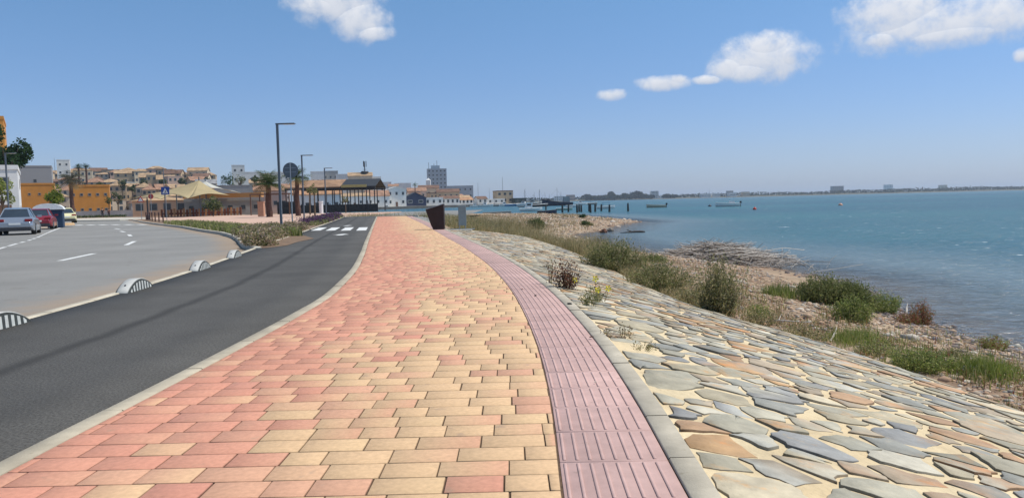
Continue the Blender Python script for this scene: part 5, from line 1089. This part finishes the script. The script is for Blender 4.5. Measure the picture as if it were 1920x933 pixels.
qb('harbour_house', 'long white quay building with a brown roof in the middle of the row', 829, 860, 367, M_wwhite, 'gable', M_rbrown, wins=(4, 1), win=(1.1, 1.7))
qb('harbour_house', 'white quay building with an orange tiled roof and dark doorways', 860, 886, 370, M_wwhite, 'gable', M_rorange, wins=(4, 1), win=(1.1, 1.7))
qb('harbour_house', 'small white house behind the moored boat right of the orange roof', 897, 913, 368, M_wwhite, 'gable', M_rbrown, wins=(2, 1), win=(1, 1.5))
qb('harbour_office', 'tan flat topped harbour office with a mast on its roof', 933, 961, 357, M_wtan, 'flat', M_rbrown, off=14, wins=(3, 2), win=(1.6, 1.5))
qb('dark_container', 'dark green shed at the right end of the quay', 966, 986, 371, mat('dark_green', (.03, .05, .05), rough=.6), 'flat', None, wins=(2, 1), win=(1, 1))
qb('harbour_store', 'low white store in front of the harbour office', 915, 945, 375, M_wwhite, 'flat', None, off=6, wins=(3, 1), win=(1.2, 1.2))
for (p0, p1, pt, Y, wl, rf, rm, w_, lab) in [(765, 800, 352, 460, M_wpink, 'gable', M_rterra, (3, 2), 'pink house with a terracotta roof behind the navy boat shed'), (786, 824, 347, 500, M_wcream, 'gable', M_rbrown, (3, 2), 'cream house with a long brown roof below the tower block'),
    (820, 862, 354, 480, M_wtan, 'gable', M_rbrown, (4, 2), 'tan house with a brown roof right of the tower block'), (742, 772, 343, 480, M_wwhite, 'flat', None, (3, 2), 'white house left of the tower block behind the quay'), (838, 888, 348, 560, M_wslate, 'flat', None, (5, 3), 'wide pale grey block right of the tower block')]:
    bld('town_house', lab, p0, p1, pt, Y, wl, rf, rm, d=9, wins=w_, win=(1.2, 1.4), rz=.2)
bld('tower_block', 'tall blue grey tower block above the harbour', 803, 839, 316, 640, M_wslate, wins=(5, 9), d=16, cat='tower', win=(1.3, 1.3), rz=.15)
x = XH(817, 642); zt = P(817, 316, 642).z; t_ = empty('roof_plant', (x, 647, zt-.5), 0, 'roof machinery room with antennas on the tower block', 'roof room'); mb = MB(); mb.box(-3.5, 4, -2, 3, 0, 3.2); mb.build('room', M_wslate, t_)
for i, (dx, h_) in enumerate(((-5.5, 6), (-1, 5), (1.5, 7.5))): mb = MB(); mb.tube([(dx, 0, 0), (dx, 0, h_)], .18, 5); mb.build('antenna', M_dark, t_)
x, y = XH(804, 560), 560; t_ = empty('bell_tower', (x, y, H(x, y)), 0, 'narrow white bell tower in front of the tower block', 'tower'); zt = P(804, 334, 560).z-t_.location.z; mb = MB(); mb.box(-1.6, 1.6, 0, 3.2, 0, zt-1.5); mb.build('shaft', M_wwhite, t_); mb = MB(); mb.add([(-1.7, -.1, zt-1.5), (1.7, -.1, zt-1.5), (1.7, 3.3, zt-1.5), (-1.7, 3.3, zt-1.5), (0, 1.6, zt+.3)], [(0, 1, 4), (1, 2, 4), (2, 3, 4), (3, 0, 4)]); mb.build('roof', M_wwhite, t_)
def mastpole(px, pt, Y, label, r=.12, z=0):
    x = XH(px, Y); zt = P(px, pt, Y).z; mb = MB(); mb.tube([(0, 0, 0), (0, 0, zt-z)], [r, r*.5], 6); o = mb.build('mast', M_alu); o.location = (x, Y, z); tag(o, label, 'mast')
mastpole(943, 331, 480, 'tall thin mast rising from the harbour office', .2); mastpole(897, 342, 470, 'thin mast at the end of the quay buildings', .16); mastpole(918, 352, 470, 'short mast left of the harbour office')
mastpole(108, 296, 430, 'thin antenna left of the white tower house', .2)
# ================================================================== BOATS
def hull_mesh(L, B, Hh, sheer=.35, transom=.75):
    rings = []; n = 12
    for i in range(n+1):
        u = i/n; bw = B/2*(math.sin(min(1, (1-u)*2.1)*math.pi/2)**.8)*(transom+(1-transom)*min(1, u*3)) if u < .999 else .01; zt = Hh*(1+sheer*u*u); kz = -.25+.22*max(0, u-.7)/.3*Hh*3
        x = -L/2+L*u+(.0); rings.append([(x, -bw, zt), (x-.02*u, -bw*.92, zt*.45), (x-.05*u, -bw*.55, kz*.4-.05), (x-.06*u, 0, kz), (x-.05*u, bw*.55, kz*.4-.05), (x-.02*u, bw*.92, zt*.45), (x, bw, zt)])
    return rings
def boat(name, label, px, py, L, rz, hullm, sheer=.35, B=None, Hh=None, cabin=None, motor=True, mast=0, deck=None, canopy=None, cat='boat', person=False, Y=None):
    q = g(px, py, WZ); q = Vector((q.x, q.y, WZ)); t_ = empty(name, q, rz, label, cat); B = B or L*.33; Hh = Hh or L*.125
    R_ = hull_mesh(L, B, Hh, sheer); mb = MB(); mb.loft(R_, closed=False, cap=False); mb.add([R_[0][k] for k in range(7)], [tuple(range(7))]); mb.build('hull', hullm, t_, smooth=True)
    mb = MB(); mb.loft([[(r[0][0], r[0][1]*.9, r[0][2]-.12*Hh/.5), (r[6][0], r[6][1]*.9, r[6][2]-.12*Hh/.5)] for r in R_], closed=False, cap=False); mb.build('deck', deck or M_white, t_)
    mb = MB(); e = .035*L/4
    for k in (0, 6): mb.tube([r[k] for r in R_], e, 5)
    mb.build('gunwale', deck or M_white, t_)
    for f in (.3, .55):
        r = R_[int(12*f)]; mb = MB(); mb.box(r[0][0]-.12, r[0][0]+.12, r[0][1]*.9, -r[0][1]*.9, r[0][2]-.1, r[0][2]-.05); mb.build('bench', M_wood, t_)
    if motor: mb = MB(); mb.box(-L/2-.42, -L/2-.05, -.16, .16, Hh+.02, Hh+.48); mb.box(-L/2-.3, -L/2-.15, -.06, .06, -.3, Hh+.02); mb.build('outboard_motor', M_black, t_, bevel=.04)
    if cabin:
        (c0, c1, ch, cm) = cabin; x0, x1 = -L/2+L*c0, -L/2+L*c1; mb = MB(); mb.prism([(x0, Hh*.8), (x1, Hh*.8), (x1-.15*ch, Hh+ch), (x0+.05*ch, Hh+ch)], B*.55, axis='y', o=-B*.275); c_ = mb.build('cabin', cm, t_)
        mb = MB(); mb.box(x0+.15*(x1-x0), x1-.25*(x1-x0), -B*.275-.02, -B*.275-.003, Hh+ch*.5, Hh+ch*.82); mb.build('window', M_glass, c_)
    if mast: mb = MB(); mb.tube([(0, 0, Hh), (0, 0, Hh+mast)], [.07, .04], 6); mb.tube([(-L*.15, 0, Hh+mast*.3), (0, 0, Hh+mast*.9)], .02, 4); mb.tube([(L*.4, 0, Hh*1.2), (0, 0, Hh+mast*.95)], .015, 4); mb.build('mast', M_dark, t_)
    if canopy: mb = MB(); mb.box(-L*.2, L*.2, -B*.4, B*.4, Hh+.9, Hh+.97); [mb.tube([(sx*L*.18, sy*B*.35, Hh), (sx*L*.18, sy*B*.35, Hh+.9)], .02, 5) for sx in (-1, 1) for sy in (-1, 1)]; mb.build('awning', canopy, t_)
    return t_
bw = mat('boat_white', (.72, .72, .70), rough=.35, var=.05); bn = mat('boat_navy', (.02, .03, .06), rough=.4); bgm = mat('boat_grey', (.25, .25, .23), rough=.6, var=.2); btn = mat('boat_tan', (.45, .40, .30), rough=.5); bdb = mat('boat_dark_brown', (.06, .045, .04), rough=.6); bbl = mat('boat_blue', (.05, .22, .42), rough=.4)
boat('small_motorboat', 'small open boat with dark hull and outboard moored alone left of the white one', 1230, 389, 4.6, math.pi, btn, deck=mat('tan_deck', (.5, .46, .38)))
boat('white_motorboat', 'white open motorboat with a console farthest right on the water', 1364, 387, 5.4, math.pi, bw, cabin=(.22, .42, .55, bw), B=1.9)
boat('dark_rowing_boat', 'dark rowing boat moored in front of the fishing boats', 1026, 401.5, 3.3, 0.1, bn, deck=mat('dark_deck', (.12, .09, .07)), motor=False, Hh=.55)
boat('grey_rowing_boat', 'flat grey punt lying off the dry grass', 932, 401, 5.4, .1, bgm, deck=mat('punt_deck', (.28, .24, .2)), motor=False, Hh=.34, B=1.5)
boat('white_fishing_boat', 'white fishing boat with a small cabin behind the dark rowing boat', 996, 395.5, 5.2, .2, bw, cabin=(.25, .55, 1.3, bw), mast=2.6, motor=False, B=2.0, Hh=.6)
boat('fishing_trawler', 'large dark fishing boat with a wheelhouse and mast', 1045, 385.5, 13.5, math.pi+.15, bn, cabin=(.1, .32, 2.6, M_wgrey), mast=6.5, motor=False, deck=bdb, Hh=1.3, B=4, sheer=1.2)
boat('white_blue_boat', 'white boat with a blue awning moored among the pilings', 1136, 391, 4.4, .0, bw, canopy=bbl, B=1.8)
boat('small_white_boat', 'small white boat between the trawler and the pilings', 1074, 388, 4.6, .1, bw, motor=False)
boat('green_boat', 'pale green wooden boat left of the pilings behind the dark rowing boat', 1058, 394, 3.8, .05, mat('boat_green', (.30, .42, .36), rough=.6), motor=False)
boat('harbour_boat', 'white cabin boat moored at the left end of the harbour', 727, 392.5, 6.6, 0.05, bw, cabin=(.3, .6, 1.1, bw), B=2.2)
boat('quay_boat', 'white boat moored under the quay right of the orange roof', 891, 388, 5.6, .1, bw, cabin=(.3, .6, .8, bw))
boat('dark_tug', 'dark boat tied up at the right end of the quay', 1000, 384.5, 9, .2, bdb, cabin=(.3, .55, 2.0, M_wgrey), mast=5, motor=False, Hh=1.1)
boat('tan_boat', 'tan hulled boat right of the dark tug with a brown wheelhouse', 1022, 383.5, 9, 2.9, btn, cabin=(.15, .4, 2.2, bdb), mast=6, motor=False, Hh=1.1)
boat('tiny_dinghy', 'tiny dark dinghy left of the white fishing boat', 977, 388.5, 2.6, .1, bn, motor=False)

# more of the harbour town behind the quay, and small craft along it
for i in range(16):
    px = 702+i*11.5+random.uniform(-3, 3); Y = random.uniform(455, 540); wl, wn_ = random.choice([(M_wwhite, 'white'), (M_wwhite, 'white'), (M_wcream, 'cream'), (M_wtan, 'tan')]); rl, rn = random.choice([(M_rterra, 'terracotta'), (M_rtan, 'tan'), (M_rbrown, 'brown')]); k = random.random(); x = XH(px, Y)
    house('harbour_town_house', '%s house with %s, %s from left behind the quay buildings' % (wn_, ('%s roof' % rn) if k < .6 else 'flat roof', ordn(i)), x, Y, random.uniform(6, 10), 8, random.uniform(5.5, 9.5)*(1 if px < 850 else .7), .3+random.uniform(-.3, .3), wl, 'gable' if k < .6 else 'flat', rl, wins=(3, 2), win=(1.0, 1.3), rise=1.5, group='houses behind the harbour quay', z=0)
for i, (px, py, L, m, ms_) in enumerate(((770, 389.5, 5, bw, 0), (812, 389.5, 6, bn, 3), (846, 388.5, 5, bw, 0), (912, 387.5, 7, bw, 4), (927, 387, 6, bgm, 5), (948, 386.5, 7, bw, 6), (962, 386.5, 8, bbl, 6), (984, 386, 8, bw, 7), (1012, 387.5, 7, bdb, 6), (1090, 384, 6, bw, 0), (1108, 383.5, 6, bgm, 3))):
    boat('moored_boat', '%s from left of the small craft moored along the harbour quay' % nm[i], px, py, L, random.uniform(-.3, .5), m, motor=False, mast=ms_, cabin=(.3, .55, 1.2, bw) if i % 2 else None)
def buoy(px, py, c, label, r=.3):
    q = g(px, py, WZ); t_ = empty('buoy', (q.x, q.y, WZ), 0, label, 'buoy'); mb = MB(); mb.tube([(0, 0, -.2), (0, 0, -.05), (0, 0, .15), (0, 0, .34), (0, 0, .42)], [r*.5, r, r, r*.55, r*.2], 12); mb.build('float', c, t_, smooth=True); mb = MB(); mb.tube([(0, 0, .42), (0, 0, .55)], .03, 6); mb.build('ring', M_dark, t_)
buoy(1415, 393, mat('buoy_red', (.5, .05, .03), rough=.5), 'red buoy floating right of the white motorboat'); buoy(1331, 387, mat('buoy_dark', (.04, .04, .05), rough=.5), 'dark buoy just left of the white motorboat', .42); buoy(1576, 385, mat('buoy_orange', (.6, .3, .2), rough=.5), 'tiny pale buoy far out to the right', .4)
# ================================================================== CARS, KIOSK, PEOPLE
def car(label, x, y, rz, paint, L=4.5, Wd=1.8, Hh=1.45, name='parked_car', z=-.1):
    t_ = empty(name, (x, y, z), rz, label, 'car')   # local: rear towards -y, length along y
    def ring(yy, zb, zs, zt, w, wt): return [(-w*.5, yy, zb), (-w*.505, yy, (zb+zs)/2), (-w*.49, yy, zs), (-wt*.5, yy, zt), (wt*.5, yy, zt), (w*.49, yy, zs), (w*.505, yy, (zb+zs)/2), (w*.5, yy, zb)]
    y0 = -L/2; st = [(0, .42, .62, .66, .80, .74), (.04, .30, .72, .86, .93, .86), (.10, .22, .80, .98, .98, .90), (.22, .20, .84, .96, 1, .88), (.5, .20, .84, .93, 1, .88), (.70, .20, .82, .90, 1, .86), (.86, .22, .74, .80, .98, .82), (.96, .28, .60, .68, .92, .76), (1, .40, .52, .56, .78, .66)]
    mb = MB(); mb.loft([ring(y0+L*u, zb, zs, zt, Wd*w, Wd*wt) for u, zb, zs, zt, w, wt in st]); mb.build('body', paint, t_, smooth=False, bevel=.03)
    def r2(u, z0, w, z1, w1): return None
    gh = [(.09, .95, .78, .96, .76), (.24, .94, .84, Hh-.07, .62), (.34, .93, .86, Hh, .60), (.55, .92, .86, Hh-.01, .60), (.66, .90, .86, Hh-.2, .66), (.76, .88, .80, .90, .78)]
    mb = MB(); mb.loft([[(-Wd*w*.5, y0+L*u, z0), (-Wd*w1*.5, y0+L*u, z1), (Wd*w1*.5, y0+L*u, z1), (Wd*w*.5, y0+L*u, z0)] for u, z0, w, z1, w1 in gh]); mb.build('glasshouse', M_glass, t_)
    mb = MB(); mb.loft([[(-Wd*.31, y0+L*u, z1+.004), (-Wd*.29, y0+L*u, z1+.03), (Wd*.29, y0+L*u, z1+.03), (Wd*.31, y0+L*u, z1+.004)] for u, z1 in ((.235, Hh-.075), (.34, Hh), (.55, Hh-.01), (.60, Hh-.09))]); mb.build('roof', paint, t_)
    for sx in (-1, 1):
        for yy in (y0+L*.20, y0+L*.81):
            mb = MB(); mb.tube([(sx*Wd*.5-sx*.22, yy, .32), (sx*Wd*.5-sx*.20, yy, .32), (sx*Wd*.5-sx*.02, yy, .32), (sx*Wd*.5+sx*.012, yy, .32)], [.29, .32, .32, .29], 18); w_ = mb.build('wheel', M_black, t_); mb = MB(); mb.tube([(sx*Wd*.5+sx*.014, yy, .32), (sx*Wd*.5+sx*.02, yy, .32)], .2, 14); mb.build('rim', M_alu, w_)
        mb = MB(); mb.box(min(sx*Wd*.26, sx*Wd*.455), max(sx*Wd*.26, sx*Wd*.455), y0+.03, y0+.14, .74, .86); mb.build('tail_light', mat('tail_red', (.28, .01, .012), rough=.25), t_)
        mb = MB(); mb.box(min(sx*Wd*.46, sx*Wd*.58), max(sx*Wd*.46, sx*Wd*.58), y0+L*.66, y0+L*.69, .93, 1.06); mb.build('mirror', paint, t_)
        mb = MB(); mb.tube([(sx*Wd*.30, y0+L*.24, Hh-.06), (sx*Wd*.385, y0+L*.10, .96)], .035, 5); mb.tube([(sx*Wd*.31, y0+L*.45, Hh), (sx*Wd*.432, y0+L*.46, .93)], .03, 5); mb.tube([(sx*Wd*.31, y0+L*.56, Hh-.02), (sx*Wd*.41, y0+L*.745, .9)], .03, 5); mb.build('pillar', paint, t_)
    mb = MB(); mb.box(-.27, .27, y0-.012, y0+.02, .55, .66); mb.build('number_plate', M_white, t_)
    mb = MB(); mb.box(-Wd*.42, Wd*.42, y0-.02, y0+.2, .24, .42); mb.build('rear_bumper', mat('bumper', (.04, .04, .045), rough=.6), t_, bevel=.02); return t_
car('silver hatchback parked with its rear to the camera at the left edge', XH(-6, 40.8), 42.6, .48, mat('silver_paint', (.33, .36, .40), rough=.25, metal=.5, var=.02, coat=.5), L=4.4, z=-.1+.0)
car('red car parked just ahead of the silver hatchback', XH(40, 52.5), 54.6, .45, mat('red_paint', (.24, .02, .03), rough=.3, var=.02, coat=.5), L=4.0)
car('pale yellow car parked under the round yellow green tree', XH(115, 74), 74.5, .6, mat('yellow_paint', (.72, .66, .38), rough=.35, var=.02), z=.02)
x, y = XH(68, 57), 58.6; t_ = empty('blue_kiosk', (x, y, -.1), .45, 'blue sided stall with a white domed top behind the red car', 'kiosk'); mb = MB(); mb.box(-.95, .95, -.7, .7, 0, 1.4); mb.build('body', mat('kiosk_blue', (.02, .045, .09), rough=.6), t_, bevel=.05)
mb = MB(); rings = []
for k in range(9): a = math.pi*k/8; rings.append([(-1.05*math.cos(a), yy, 1.403+.48*math.sin(a)) for yy in (-.8, -.3, .3, .8)])
mb.loft(rings, closed=False, cap=False); mb.add([r[0] for r in rings], [tuple(range(9))]); mb.add([r[-1] for r in rings], [tuple(range(9))]); mb.build('domed_top', mat('dome_white', (.72, .74, .72), rough=.7), t_)
x, y = XH(108, 61), 61; t_ = empty('round_planter', (x, y, .02), 0, 'sandy raised planting bed around the yellow green tree', 'planter'); mb = MB(); mb.tube([(0, 0, 0), (0, 0, .2)], [1.2, 1.1], 18); mb.build('bed', mat('sandy_bed', (.50, .33, .18), rough=1, var=.15), t_)
def person(label, x, y, rz, h, shirt, pants, stride):
    s = h/1.72; t_ = empty('person', (x, y, H(x, y) if y > 118 else .02), rz, label, 'person'); st = stride
    J = [(0, 0, .95), (0, 0, 1.15), (0, 0, 1.40), (0, 0, 1.52), (0, -.01, 1.66), (-.09, 0, .92), (-.10, -st*.5, .50), (-.10, -st*.85, .09), (-.10, -st*.85-.14, .04), (.09, 0, .92), (.10, st*.45, .50), (.10, st*.95, .10), (.10, st*.95-.13, .05), (-.18, 0, 1.40), (-.22, st*.3, 1.12), (-.22, st*.35-.08, .88), (.18, 0, 1.40), (.22, -st*.25, 1.12), (.22, -st*.4-.06, .88), (-.22, st*.3-.12, .80), (.22, -st*.4-.10, .80)]
    E_ = [(0, 1), (1, 2), (2, 3), (3, 4), (0, 5), (5, 6), (6, 7), (7, 8), (0, 9), (9, 10), (10, 11), (11, 12), (2, 13), (13, 14), (14, 15), (15, 19), (2, 16), (16, 17), (17, 18), (18, 20)]
    Rr = [.13, .12, .14, .05, .10, .085, .06, .04, .035, .085, .06, .04, .035, .055, .042, .032, .055, .042, .032, .025, .025]
    def skin(nme, idx, infl, m):
        mp_ = {j: k for k, j in enumerate(idx)}; me = bpy.data.meshes.new(nme); me.from_pydata([tuple(c*s for c in J[j]) for j in idx], [(mp_[a], mp_[b_]) for a, b_ in E_ if a in mp_ and b_ in mp_], []); o = bpy.data.objects.new(nme, me); COL.objects.link(o); o.parent = t_
        md = o.modifiers.new('skin', 'SKIN'); sl = me.skin_vertices[0].data
        for k, j in enumerate(idx): sl[k].radius = ((Rr[j]+infl)*s,)*2
        sl[0].use_root = True; o.modifiers.new('sub', 'SUBSURF').levels = 1; me.materials.append(m); return o
    skin('body', list(range(21)), 0, mat('skin_tone', (.42, .24, .16), rough=.7)); skin('shirt', [1, 0, 2, 13, 14, 16, 17], .018, shirt); skin('trousers', [0, 5, 6, 7, 9, 10, 11], .016, pants)
    mb = MB(); mb.tube([(0, .02*s, 1.64*s), (0, .02*s, 1.70*s), (0, .01*s, 1.76*s), (0, 0, 1.79*s)], [.1*s, .118*s, .09*s, .02*s], 12); mb.build('hair', M_dark, t_, smooth=True)
person('person in dark clothes walking at the far side of the road, the left one', XH(192, 132), 132, .5, 1.7, mat('cloth_black', (.02, .02, .025)), mat('cloth_dark', (.03, .03, .04)), .22)
person('person in a dark red top walking right of the other walker', XH(204, 136), 136, .3, 1.55, mat('cloth_red', (.10, .03, .03)), mat('cloth_dark', (.03, .03, .04)), .18)
# ================================================================== FAR SHORE
xs = np.linspace(-900, 5200, 500); rows_ = []
for (yy, zz) in ((0, -1.6), (12, -.7), (60, .8), (400, 2.5)): rows_.append(np.stack([xs, 1500+yy+.28*np.maximum(xs-200, 0)+25*np.sin(xs*.006), zz+.4*np.sin(xs*.03+yy)], -1))
Vf = np.concatenate(rows_); n = len(xs); i = np.arange(3)[:, None]*n+np.arange(n-1)[None]; Qf = np.stack([i, i+1, i+1+n, i+n], -1).reshape(-1, 4)
npmesh('far_shore', Vf, [Qf], mat('far_shore_soil', (.12, .11, .07), rough=1, var=.2, scale=.02, world=True))['kind'] = 'structure'
def fy(x): return 1500+.28*max(x-200, 0)+25*math.sin(x*.006)
pt = []; sz = []
for _ in range(26000):
    x = random.uniform(-450, 3900); y = fy(x)+random.uniform(40, 220); hh = (4+4.5*vnoise(x*.013, 3)+3.5*vnoise(x*.05, 9)*vnoise(x*.017, 1))*(1+.35*ss(x, 600, 2600)); z = .6+hh*random.random()**.8
    if vnoise(x*.03, 5) < .18 and x < 900: z *= .4
    pt.append((x, y, z))
for (px, hgt, wd) in ((1100, 12, 14), (1110, 9, 16), (1122, 8, 16), (1135, 9, 14), (1146, 16, 10), (1153, 9, 14), (1162, 8, 14), (1172, 12, 12), (1180, 10, 16), (1193, 16, 12), (1199, 15, 12), (1205, 10, 16), (1218, 8, 14), (1250, 8, 12), (1262, 7, 14)):
    for _ in range(420): d = rng.normal(size=3); d /= np.linalg.norm(d); q = random.random()**.4; x = XH(px, 1540); pt.append((x+d[0]*wd*q*.8, 1540+d[1]*wd, .5+hgt*.5+d[2]*hgt*.5*q))
V_, F_ = leafquads(np.array(pt), 4.2); tag(npmesh('distant_trees', V_, [F_], mat('far_foliage', attr=True, rough=1, var=.1, scale=.05), col=colvar(len(pt), [(.03, .045, .025), (.04, .055, .03), (.025, .035, .025)], .25)), 'dark line of woods and scrub along the far shore', 'trees', kind='stuff')
for (p0, p1, h_, Y, wl, wn2, lab) in [(1226, 1240, 15, 1560, M_wwhite, (5, 5), 'pale apartment block on the far shore left of the boats'), (1216, 1268, 5.5, 1525, M_wwhite, (12, 1), 'long low white shed on the far shore'), (1327, 1345, 7, 1560, M_wwhite, (6, 1), 'bright white low hall on the far shore above the white boat'), (1348, 1364, 7, 1560, M_wwhite, (6, 1), 'second bright white hall right beside the first one'),
    (1366, 1375, 12, 1640, M_wgrey, (3, 4), 'grey block behind the two white halls'), (1378, 1392, 8, 1580, M_wwhite, (5, 1), 'small white shed right of the white halls'), (1562, 1582, 21, 2080, M_wgrey, (6, 5), 'hazy apartment block on the far shore right of the middle'), (1662, 1674, 23, 2250, M_wwhite, (4, 5), 'distant white block farther right on the shore'), (1765, 1776, 20, 2450, M_wcream, (4, 4), 'cream block near the right end of the far shore'),
    (1064, 1080, 11, 1530, M_wpink, (6, 2), 'pinkish apartment row on the far shore behind the small boat'), (1125, 1158, 6, 1520, M_wpink, (9, 1), 'long pink low building below the far trees'), (1040, 1058, 9, 1540, M_wwhite, (5, 2), 'white building on the far shore behind the trawler'), (1400, 1412, 9, 1600, M_wcream, (4, 1), 'low cream building on the far shore past the halls'), (1183, 1190, 14, 1600, M_wwhite, (2, 3), 'narrow white house between far trees')]:
    x0, x1 = XH(p0, Y), XH(p1, Y); house('far_building', lab, (x0+x1)/2, max(fy((x0+x1)/2)+35, Y), x1-x0, 18, h_, 0, wl, 'flat', wins=wn2, win=(2.0, 1.8), z=.5, cat='building', sidewins=0, group='buildings on the far shore')
for i, (px, hgt) in enumerate(((985, 30), (1002, 22), (1012, 26), (1052, 22), (962, 24), (1030, 18), (1330, 20))): 
    x = XH(px, 1530 if i > 5 else 600); y = 1530 if i > 5 else 600; hgt *= 1 if i > 5 else .42; mb = MB(); mb.tube([(0, 0, 0), (0, 0, hgt)], [.25 if i <= 5 else .5, .1], 5); o = mb.build('distant_mast', M_alu); o.location = (x, y, -1.2); tag(o, '%s thin distant mast from the left over the harbour' % nm[[962, 985, 1002, 1012, 1030, 1052, 1330].index(px)], 'mast', 'thin distant masts')

# ---- HAZE: even sea air round the whole scene
_m = bpy.data.materials.new('sea_haze'); _m.use_nodes = True; _t = _m.node_tree; _t.nodes.remove(_t.nodes['Principled BSDF']); _v = N(_t, 'ShaderNodeVolumePrincipled')
_v.inputs['Color'].default_value = (.80, .89, 1, 1); _v.inputs['Density'].default_value = .00016; _v.inputs['Anisotropy'].default_value = .2; _t.links.new(_v.outputs[0], _t.nodes['Material Output'].inputs['Volume'])
mb = MB(); mb.box(-9500, 9500, -100, 14500, -4.5, 70); tag(mb.build('haze', _m), kind='stuff')
